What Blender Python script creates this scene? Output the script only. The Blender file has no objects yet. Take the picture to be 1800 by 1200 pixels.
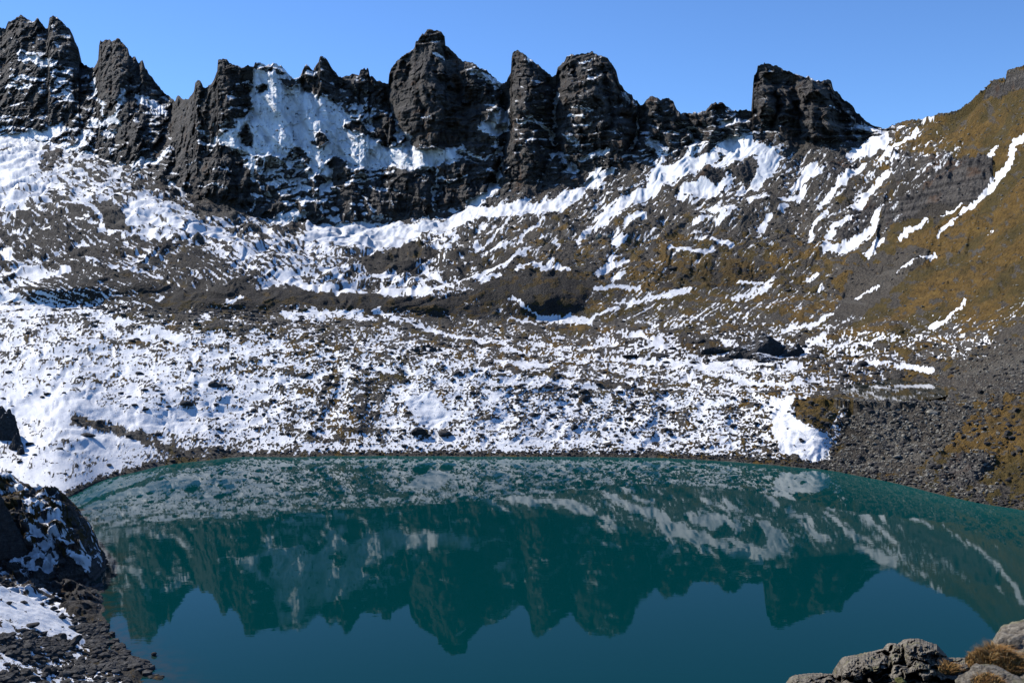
import bpy, math, random
import numpy as np
from mathutils import Vector, Matrix, Euler
S = bpy.context.scene
COL = S.collection
random.seed(7)
RS = np.random.RandomState(11)

# ------------------------------------------------------------------ camera
F = 1750.0                       # focal length in photo pixels (1800 wide)
PITCH, ROLL, CAMZ = math.radians(2.41), math.radians(2.0), 55.0
cam_d = bpy.data.cameras.new("camera"); cam = bpy.data.objects.new("camera", cam_d); COL.objects.link(cam)
cam_d.sensor_width = 36; cam_d.lens = 36 * F / 1800; cam_d.clip_start = .1; cam_d.clip_end = 20000
fwd = np.array([0, math.cos(PITCH), -math.sin(PITCH)]); up0 = np.array([0, math.sin(PITCH), math.cos(PITCH)]); rt0 = np.array([1., 0, 0])
RT = rt0 * math.cos(ROLL) - up0 * math.sin(ROLL)
UP = rt0 * math.sin(ROLL) + up0 * math.cos(ROLL)
cam.matrix_world = Matrix([[RT[0], UP[0], -fwd[0], 0], [RT[1], UP[1], -fwd[1], 0], [RT[2], UP[2], -fwd[2], CAMZ], [0, 0, 0, 1]])
S.camera = cam

# ------------------------------------------------------------------ sky and sun
SUN_AZ, SUN_EL = -56.0, 39.0      # azimuth from +Y, negative = left
w = bpy.data.worlds.new("World"); S.world = w; w.use_nodes = True
nt = w.node_tree; nt.nodes.clear()
sky = nt.nodes.new("ShaderNodeTexSky"); sky.sky_type = 'NISHITA'; sky.sun_disc = False
sky.sun_elevation = math.radians(SUN_EL); sky.sun_rotation = math.radians(SUN_AZ)
sky.altitude = 2500; sky.air_density = 1.0; sky.dust_density = 0.1; sky.ozone_density = 2.5
bg = nt.nodes.new("ShaderNodeBackground"); bg.inputs[1].default_value = 0.10
wo = nt.nodes.new("ShaderNodeOutputWorld"); tint = nt.nodes.new('ShaderNodeMix'); tint.data_type = 'RGBA'; tint.blend_type = 'MULTIPLY'; tint.inputs[0].default_value = 1; tint.clamp_result = False
tint.inputs[7].default_value = (.90, 1.24, 1.66, 1); nt.links.new(sky.outputs[0], tint.inputs[6]); nt.links.new(tint.outputs[2], bg.inputs[0]); nt.links.new(bg.outputs[0], wo.inputs[0])
sl = bpy.data.lights.new("sun", 'SUN'); sl.energy = 5.0; sl.angle = math.radians(.53); sl.color = (1, .968, .915)
so = bpy.data.objects.new("sun", sl); COL.objects.link(so)
sd = Vector((math.sin(math.radians(SUN_AZ)) * math.cos(math.radians(SUN_EL)), math.cos(math.radians(SUN_AZ)) * math.cos(math.radians(SUN_EL)), math.sin(math.radians(SUN_EL))))
so.rotation_euler = sd.to_track_quat('Z', 'Y').to_euler(); so.location = (0, 0, 300)
S.view_settings.view_transform = 'Standard'; S.view_settings.look = 'None'; S.view_settings.exposure = 0.09; S.view_settings.gamma = 1
S.view_settings.use_curve_mapping = False
S.cycles.max_bounces = 5; S.cycles.diffuse_bounces = 0; S.cycles.glossy_bounces = 3

# ------------------------------------------------------------------ helpers
def unproj(px, py, D):
    """world point seen at photo pixel (px,py) whose distance along Y is D"""
    px = np.asarray(px, float); py = np.asarray(py, float); D = np.asarray(D, float)
    a = (px - 900) / F; b = (600 - py) / F
    d = fwd[None] + a.reshape(-1, 1) * RT[None] + b.reshape(-1, 1) * UP[None]
    t = D.reshape(-1) / d[:, 1]
    return d * t[:, None] + np.array([0, 0, CAMZ])
def unproj_water(px, py, z=0.0):
    px = np.asarray(px, float); py = np.asarray(py, float)
    a = (px - 900) / F; b = (600 - py) / F
    d = fwd[None] + a.reshape(-1, 1) * RT[None] + b.reshape(-1, 1) * UP[None]
    t = (z - CAMZ) / d[:, 2]
    return d * t[:, None] + np.array([0, 0, CAMZ])

def _h(ix, iy, seed):
    n = (ix.astype(np.int64) * 374761393 + iy.astype(np.int64) * 668265263 + seed * 1274126177) & 0xffffffff
    n = ((n ^ (n >> 13)) * 1274126177) & 0xffffffff
    return ((n ^ (n >> 16)) & 0xffff).astype(np.float32) / 65535.0
def vnoise(x, y, seed=0):
    x = np.asarray(x, np.float64); y = np.asarray(y, np.float64)
    ix = np.floor(x); iy = np.floor(y); fx = (x - ix).astype(np.float32); fy = (y - iy).astype(np.float32)
    ix = ix.astype(np.int64); iy = iy.astype(np.int64)
    def g(a, b):
        ang = _h(ix + a, iy + b, seed) * 6.2831853
        return np.cos(ang) * (fx - a) + np.sin(ang) * (fy - b)
    u = fx * fx * fx * (fx * (fx * 6 - 15) + 10); v = fy * fy * fy * (fy * (fy * 6 - 15) + 10)
    return ((g(0, 0) * (1 - u) + g(1, 0) * u) * (1 - v) + (g(0, 1) * (1 - u) + g(1, 1) * u) * v) * 1.41
def fbm(x, y, oct=4, seed=0, gain=.5, lac=2.03):
    r = 0; a = 1; s = 0
    for i in range(oct):
        r = r + a * vnoise(x, y, seed + i * 17); s += a * a; a *= gain; x = x * lac + 13.7; y = y * lac - 7.1
    return r / math.sqrt(s) * 1.9      # roughly unit variance/2
def ridged(x, y, oct=4, seed=0, gain=.5, lac=2.1):
    r = 0; a = 1; s = 0
    for i in range(oct):
        r = r + a * (1 - 2 * np.abs(vnoise(x, y, seed + i * 31))); s += a; a *= gain; x = x * lac + 3.7; y = y * lac + 9.2
    return r / s                       # ~0..1
def uni(n):
    """gaussian-like noise (sigma ~.5) to uniform 0..1"""
    return 1 / (1 + np.exp(-3.2 * n))
def cells(x, y, seed=0, tilt=1.0):
    """fractured blocks: every cell has its own depth and its own tilted face (about -1..1)"""
    ix = np.floor(x).astype(np.int64); iy = np.floor(y).astype(np.int64); best = np.full(x.shape, 1e9, np.float32); out = np.zeros(x.shape, np.float32)
    for a in (-1, 0, 1):
        for b in (-1, 0, 1):
            cx, cy = ix + a, iy + b; dx = (x - cx - _h(cx, cy, seed)).astype(np.float32); dy = (y - cy - _h(cx, cy, seed + 1)).astype(np.float32); d = dx * dx + dy * dy
            val = (_h(cx, cy, seed + 2) * 2 - 1) * .6 + tilt * (dx * (_h(cx, cy, seed + 3) * 2 - 1) + dy * (_h(cx, cy, seed + 4) * 2 - 1))
            m = d < best; best = np.where(m, d, best); out = np.where(m, val, out)
    return out
def sstep(a, b, x):
    t = np.clip((x - a) / (b - a), 0, 1); return t * t * (3 - 2 * t)
def smooth1(a, k, axis=0):
    if k < 1: return a
    ker = np.hanning(2 * k + 3)[1:-1]; ker /= ker.sum()
    pad = [(0, 0)] * a.ndim; pad[axis] = (k, k)
    b = np.pad(a, pad, mode='edge'); out = np.zeros_like(a)
    n = a.shape[axis]
    for i, kv in enumerate(ker):
        sl_ = [slice(None)] * a.ndim; sl_[axis] = slice(i, i + n)
        out += kv * b[tuple(sl_)]
    return out
def inpoly(x, y, poly):
    inside = np.zeros(x.shape, bool); n = len(poly)
    for i in range(n):
        x1, y1 = poly[i]; x2, y2 = poly[(i + 1) % n]
        if y1 == y2: continue
        c = ((y1 > y) != (y2 > y)) & (x < (x2 - x1) * (y - y1) / (y2 - y1) + x1)
        inside ^= c
    return inside
def dist_line(x, y, pts):
    d = np.full(x.shape, 1e9)
    for (x1, y1), (x2, y2) in zip(pts[:-1], pts[1:]):
        dx, dy = x2 - x1, y2 - y1; L = dx * dx + dy * dy + 1e-9
        t = np.clip(((x - x1) * dx + (y - y1) * dy) / L, 0, 1)
        d = np.minimum(d, np.hypot(x - x1 - t * dx, y - y1 - t * dy))
    return d

def link(o, parent=None):
    COL.objects.link(o)
    if parent: o.parent = parent
    return o
def tag(o, label=None, cat=None, group=None, kind=None):
    if label: o['label'] = label
    if cat: o['category'] = cat
    if group: o['group'] = group
    if kind: o['kind'] = kind
    return o
def empty(name, loc=(0, 0, 0)):
    o = bpy.data.objects.new(name, None); o.location = loc; o.empty_display_size = .2
    return link(o)
def np_mesh(name, V, Q, mat, smooth=True, masks=None):
    me = bpy.data.meshes.new(name); V = np.asarray(V, np.float32); Q = np.asarray(Q, np.int32); k = Q.shape[1]
    me.vertices.add(len(V)); me.vertices.foreach_set('co', V.ravel())
    me.loops.add(Q.size); me.loops.foreach_set('vertex_index', Q.ravel())
    me.polygons.add(len(Q)); me.polygons.foreach_set('loop_start', np.arange(0, Q.size, k, dtype=np.int32))
    me.polygons.foreach_set('use_smooth', np.full(len(Q), smooth))
    if masks is not None:
        a = me.color_attributes.new('masks', 'FLOAT_COLOR', 'POINT'); a.data.foreach_set('color', np.asarray(masks, np.float32).ravel())
    me.materials.append(mat); me.update(calc_edges=True); me.validate()
    return me
def mesh_obj(name, V, Q, mat, parent=None, smooth=True, masks=None):
    return link(bpy.data.objects.new(name, np_mesh(name, V, Q, mat, smooth, masks)), parent)
def grid_quads(R, C):
    i = np.arange(R * C).reshape(R, C)
    return np.stack([i[:-1, :-1], i[:-1, 1:], i[1:, 1:], i[1:, :-1]], -1)   # (R-1,C-1,4)

# ------------------------------------------------------------------ materials
class NB:
    def __init__(s, name):
        s.m = bpy.data.materials.new(name); s.m.use_nodes = True; s.t = s.m.node_tree; s.t.nodes.clear()
        s.out = s.t.nodes.new('ShaderNodeOutputMaterial'); s.b = s.t.nodes.new('ShaderNodeBsdfPrincipled')
        s.t.links.new(s.b.outputs[0], s.out.inputs[0])
        s.co = s.t.nodes.new('ShaderNodeTexCoord').outputs['Object']
    def n(s, typ, **kw):
        o = s.t.nodes.new(typ)
        for k, v in kw.items():
            if k.startswith('i_'):
                key = k[2:]; key = int(key) if key.isdigit() else key
                if hasattr(v, 'is_output') or isinstance(v, bpy.types.NodeSocket): s.t.links.new(v, o.inputs[key])
                else: o.inputs[key].default_value = v
            else: setattr(o, k, v)
        return o
    def noise(s, scale, detail=4, rough=.6, co=None, dist=0):
        return s.n('ShaderNodeTexNoise', i_Vector=co or s.co, i_Scale=scale, i_Detail=detail, i_Roughness=rough, i_Distortion=dist).outputs[0]
    def math(s, op, a, b=0.0, c=0.0):
        o = s.t.nodes.new('ShaderNodeMath'); o.operation = op
        for i, v in enumerate((a, b, c)):
            if isinstance(v, bpy.types.NodeSocket): s.t.links.new(v, o.inputs[i])
            else: o.inputs[i].default_value = v
        return o.outputs[0]
    def ss(s, x, a, b):
        o = s.n('ShaderNodeMapRange', interpolation_type='SMOOTHSTEP'); s.t.links.new(x, o.inputs[0])
        o.inputs[1].default_value = a; o.inputs[2].default_value = b; return o.outputs[0]
    def mix(s, f, a, b):
        o = s.t.nodes.new('ShaderNodeMix'); o.data_type = 'RGBA'
        for i, v in ((0, f), (6, a), (7, b)):
            if isinstance(v, bpy.types.NodeSocket): s.t.links.new(v, o.inputs[i])
            else: o.inputs[i].default_value = v if i == 0 else (*v, 1)
        return o.outputs[2]
    def ramp(s, f, stops):
        o = s.t.nodes.new('ShaderNodeValToRGB'); s.t.links.new(f, o.inputs[0]); e = o.color_ramp.elements
        while len(e) < len(stops): e.new(.5)
        for i, (p, c) in enumerate(stops): e[i].position = p; e[i].color = (*c, 1)
        return o.outputs[0]
    def mapping(s, sc, rot=(0, 0, 0)):
        return s.n('ShaderNodeMapping', i_Vector=s.co, i_Scale=sc, i_Rotation=rot).outputs[0]
    def set(s, key, v):
        if isinstance(v, bpy.types.NodeSocket): s.t.links.new(v, s.b.inputs[key])
        else: s.b.inputs[key].default_value = v
    def bump(s, h, strength=.5, dist=1.0):
        o = s.n('ShaderNodeBump', i_Height=h, i_Strength=strength, i_Distance=dist); s.t.links.new(o.outputs[0], s.b.inputs['Normal'])

def terrain_mat(name, k=1.0):
    """k: size of the fine grain in metres"""
    m = NB(name)
    at = m.n('ShaderNodeAttribute', attribute_name='masks'); sep = m.n('ShaderNodeSeparateColor', i_0=at.outputs['Color'])
    sn, gr, rk = sep.outputs[0], sep.outputs[1], sep.outputs[2]
    fine = m.noise(.9 / k, 5, .68); big = m.noise(.03 / k, 4, .6); mid = m.noise(.22 / k, 5, .65)
    vf = m.noise(3.1 / k, 3, .7)
    strat = m.noise(1.0, 4, .6, co=m.mapping((.012 / k, .012 / k, .35 / k)))
    grit = m.noise(2.2 / k, 3, .6)
    snowf = m.ss(m.math('ADD', sn, m.math('ADD', m.math('MULTIPLY', m.math('SUBTRACT', fine, .5), .40), m.math('MULTIPLY', m.math('SUBTRACT', grit, .5), .45))), .485, .52)
    grassf = m.ss(m.math('ADD', gr, m.math('MULTIPLY', m.math('SUBTRACT', mid, .5), .5)), .42, .6)
    scree = m.ramp(m.math('ADD', m.math('MULTIPLY', fine, .6), m.math('MULTIPLY', vf, .4)), [(.33, (.016, .013, .010)), (.45, (.062, .051, .039)), (.56, (.125, .105, .080)), (.66, (.24, .21, .165)), (.74, (.38, .34, .28))])
    fall = m.noise(1.0, 4, .62, co=m.mapping((.10 / k, .016 / k, .03 / k), (0, 0, -.75)))
    scree = m.mix(m.math('MULTIPLY', m.ss(fall, .50, .66), .45), scree, (.19, .172, .142))
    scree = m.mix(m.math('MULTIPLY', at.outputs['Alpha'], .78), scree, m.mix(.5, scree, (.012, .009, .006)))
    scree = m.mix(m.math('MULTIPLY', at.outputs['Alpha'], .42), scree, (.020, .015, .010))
    rock = m.ramp(m.math('ADD', m.math('MULTIPLY', strat, .55), m.math('MULTIPLY', fine, .45)), [(.34, (.015, .013, .012)), (.47, (.062, .055, .049)), (.58, (.128, .113, .098)), (.70, (.24, .215, .185))])
    rust = m.mix(m.ss(m.noise(.06 / k, 3, .6), .56, .68), rock, m.mix(.5, rock, (.13, .062, .025)))
    base = m.mix(rk, scree, rust)
    streak = m.noise(1.0, 4, .65, co=m.mapping((.35 / k, .06 / k, .10 / k), (0, 0, .5)))
    g1 = m.ramp(m.math('ADD', m.math('MULTIPLY', mid, .25), m.math('ADD', m.math('MULTIPLY', streak, .35), m.math('MULTIPLY', fine, .4))), [(.30, (.030, .018, .006)), (.42, (.095, .057, .014)), (.53, (.17, .098, .022)), (.64, (.25, .155, .038)), (.76, (.38, .26, .09))])
    g2 = m.mix(m.ss(big, .42, .58), g1, m.mix(.6, g1, (.050, .046, .014)))
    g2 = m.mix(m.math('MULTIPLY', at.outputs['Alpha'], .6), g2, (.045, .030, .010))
    base = m.mix(grassf, base, g2)
    snowc = m.mix(m.ss(mid, .35, .7), (.83, .81, .785), (.885, .87, .85))
    m.set('Base Color', m.mix(snowf, base, snowc))
    m.set('Roughness', m.math('SUBTRACT', .95, m.math('MULTIPLY', snowf, .3)))
    m.set('Specular IOR Level', .25)
    h = m.math('ADD', m.math('MULTIPLY', m.math('ADD', fine, m.math('MULTIPLY', vf, .35)), m.math('SUBTRACT', 1.15, snowf)), m.math('MULTIPLY', snowf, .35))
    vor = m.n('ShaderNodeTexVoronoi', feature='F1', i_Vector=m.mapping((.22 / k, .22 / k, .11 / k)), i_Scale=1.0).outputs[0]
    vor2 = m.n('ShaderNodeTexVoronoi', feature='F1', i_Vector=m.mapping((.6 / k, .6 / k, .8 / k)), i_Scale=1.0).outputs[0]
    blocks = m.math('MULTIPLY', m.math('SUBTRACT', 1.0, snowf), m.math('ADD', m.math('MULTIPLY', m.math('MULTIPLY', vor, rk), 1.6), m.math('MULTIPLY', vor2, .6 if k == 1 else .12)))
    m.bump(m.math('ADD', h, blocks), .9, 1.7 * k)
    return m.m
M_far = terrain_mat('far_terrain', 1.0)
M_near = terrain_mat('near_terrain', .35)

def rock_mat(name, k, dark=(.012, .011, .011), mid=(.045, .040, .036), light=(.10, .092, .082), lich=(.10, .085, .03), lichen=.0, bump=.6, snow_top=0):
    m = NB(name)
    a = m.noise(1.3 / k, 8, .68); b = m.noise(5 / k, 6, .7); c = m.noise(.4 / k, 3, .5)
    st = m.noise(1.0, 5, .6, co=m.mapping((.7 / k, .7 / k, 5 / k), (.5, .3, 0)))
    f = m.math('ADD', m.math('MULTIPLY', a, .4), m.math('ADD', m.math('MULTIPLY', b, .3), m.math('MULTIPLY', st, .3)))
    col = m.ramp(f, [(.34, dark), (.48, mid), (.62, light), (.75, tuple(min(1, x * 1.5) for x in light))])
    if lichen: col = m.mix(m.math('MULTIPLY', m.ss(c, .55, .62), lichen), col, lich)
    if snow_top:
        g = m.n('ShaderNodeNewGeometry'); z = m.n('ShaderNodeSeparateXYZ', i_0=g.outputs['Normal']).outputs[2]
        col = m.mix(m.ss(m.math('ADD', z, m.math('MULTIPLY', m.math('SUBTRACT', a, .5), 1.2)), .86, .92), col, (.82, .83, .85))
    m.set('Base Color', col); m.set('Roughness', .92); m.set('Specular IOR Level', .25)
    m.bump(m.math('ADD', m.math('MULTIPLY', a, 1.0), m.math('ADD', m.math('MULTIPLY', b, .35), m.math('MULTIPLY', st, .5))), bump, .35 * k)
    return m.m
M_boulder = rock_mat('boulder_rock', 1.0)
M_boulder_sn = rock_mat('boulder_rock_snow', 1.0, snow_top=1)
M_pale = rock_mat('pale_rock', 1.0, (.05, .044, .034), (.19, .17, .13), (.42, .39, .32))
M_mossy = rock_mat('mossy_rock', 1.0, lichen=.8)
M_scree = rock_mat('scree_stone', 1.0, (.008, .008, .008), (.038, .035, .032), (.15, .14, .125))
M_fg = rock_mat('lichen_rock', .07, (.020, .016, .011), (.15, .125, .092), (.36, .315, .245), (.17, .155, .06), .45, .9)

# ------------------------------------------------------------------ painted character of the slopes (snow, turf, bare rock)
X19 = np.arange(0, 1801, 100)
SN = {  # snow cover 0..1 every 100 px
 100: [.1,.2,.05,0,.1,.5,.1,.05,.1,.05,.1,.1,0,0,.05,0,0,0,0],
 150: [.15,.3,.1,.1,.1,.8,.3,.08,.05,.15,.05,.15,.1,0,0,.05,0,0,0],
 200: [.2,.2,.2,.2,.25,.92,.7,.2,.05,.3,.1,.1,.12,.3,0,.1,.05,.02,0],
 250: [.8,.5,.3,.12,.7,.92,.75,.5,.12,.35,.15,.2,.3,.5,.05,.1,.2,.05,.05],
 300: [.93,.7,.4,.25,.3,.75,.5,.35,.25,.15,.2,.2,.45,.45,.15,.3,.2,.03,.05],
 350: [.8,.6,.5,.4,.12,.5,.35,.25,.3,.4,.4,.3,.3,.35,.3,.3,.15,.02,.05],
 400: [.25,.3,.6,.75,.4,.35,.6,.75,.6,.25,.2,.25,.15,.15,.18,.2,.08,.03,.03],
 450: [.3,.25,.15,.25,.65,.65,.6,.3,.2,.2,.15,.2,.15,.12,.2,.1,.04,.02,.02],
 500: [.35,.15,.15,.08,.08,.5,.3,.4,.25,.08,.06,.2,.1,.08,.22,.08,.06,.03,.02],
 550: [.8,.65,.5,.2,.12,.08,.08,.1,.12,.15,.12,.25,.3,.4,.2,.1,.1,.1,.2],
 600: [.7,.68,.65,.7,.68,.6,.55,.55,.5,.55,.5,.52,.5,.4,.5,.55,.35,.5,.1],
 650: [.78,.78,.75,.75,.7,.66,.62,.62,.64,.64,.62,.62,.62,.65,.5,.45,.2,.15,.05],
 700: [.86,.86,.8,.8,.8,.68,.56,.65,.68,.72,.68,.66,.66,.6,.5,.25,.12,.1,.02],
 750: [.9,.85,.87,.85,.8,.66,.5,.62,.66,.75,.72,.66,.7,.56,.7,.1,.08,.03,0],
 800: [.8,.85,.85,.55,.5,.6,.7,.75,.75,.78,.78,.78,.7,.6,.4,.08,.03,0,0],
 850: [.85,.9,.85,.5,.5,.6,.7,.75,.75,.78,.78,.78,.7,.6,.3,.02,.0,0,0]}
GR = {  # turf
 200: [0]*11+[.1,.05,.1,0,.1,.6,.85,.8],
 250: [0]*10+[.1,.35,.1,.05,0,.15,.65,.9,.95],
 300: [0]*9+[.2,.1,.2,.05,.05,.05,.25,.6,.65,.95],
 350: [0]*9+[.1,.1,.1,.15,.05,.05,.25,.7,.85,1],
 400: [0,.1,.1,.15,0,0,0,0,.1,.2,.35,.35,.4,.25,.2,.35,.85,1,1],
 450: [.1,.1,.2,.3,.1,0,.05,.2,.3,.4,.4,.55,.85,.75,.6,.5,.75,1,1],
 500: [.2,.1,.1,.2,.1,.1,.1,.15,.2,.4,.45,.6,.85,.85,.75,.5,.8,.95,.95],
 550: [.2,.2,.2,.35,.45,.5,.55,.4,.4,.45,.4,.65,.6,.55,.65,.8,.9,.85,.7],
 600: [.6,.6,.6,.6,.6,.6,.6,.55,.55,.55,.55,.55,.5,.45,.4,.75,.6,.3,.15],
 650: [.6,.6,.6,.55,.55,.6,.6,.5,.55,.6,.6,.55,.55,.5,.5,.5,.5,.35,.1],
 700: [.45,.45,.4,.4,.4,.45,.6,.5,.4,.35,.35,.45,.5,.55,.85,.4,.35,.6,.75],
 750: [.3,.3,.2,.25,.3,.4,.6,.4,.4,.35,.3,.3,.3,.6,.6,.12,.15,.5,.95],
 800: [.2,.2,.2,.3,.25,.3,.5,.4,.35,.3,.3,.3,.35,.45,.5,.35,.15,.6,.95],
 850: [.2,.2,.2,.2,.2,.2,.3,.3,.3,.3,.3,.3,.4,.4,.4,.4,.2,.45,.6]}
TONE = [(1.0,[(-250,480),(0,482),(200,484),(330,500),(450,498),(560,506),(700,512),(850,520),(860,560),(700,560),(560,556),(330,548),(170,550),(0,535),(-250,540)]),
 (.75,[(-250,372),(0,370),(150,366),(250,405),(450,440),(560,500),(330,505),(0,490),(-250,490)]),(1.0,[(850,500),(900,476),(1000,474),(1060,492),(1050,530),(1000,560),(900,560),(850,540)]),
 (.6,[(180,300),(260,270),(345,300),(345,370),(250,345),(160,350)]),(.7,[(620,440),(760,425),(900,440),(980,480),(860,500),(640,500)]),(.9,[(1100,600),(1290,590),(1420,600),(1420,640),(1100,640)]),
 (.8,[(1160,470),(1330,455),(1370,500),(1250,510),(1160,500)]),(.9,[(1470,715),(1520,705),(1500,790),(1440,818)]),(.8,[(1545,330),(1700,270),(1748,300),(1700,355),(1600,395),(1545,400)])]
def table_lookup(T, px, py):
    ys = sorted(T); A = np.array([T[y] for y in ys])
    gx = np.clip(px / 100.0, 0, 17.999); gy = np.clip((py - ys[0]) / 50.0, 0, len(ys) - 1.001)
    ix = gx.astype(int); iy = gy.astype(int); fx = gx - ix; fy = gy - iy
    return (A[iy, ix] * (1 - fx) + A[iy, ix + 1] * fx) * (1 - fy) + (A[iy + 1, ix] * (1 - fx) + A[iy + 1, ix + 1] * fx) * fy
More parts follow.
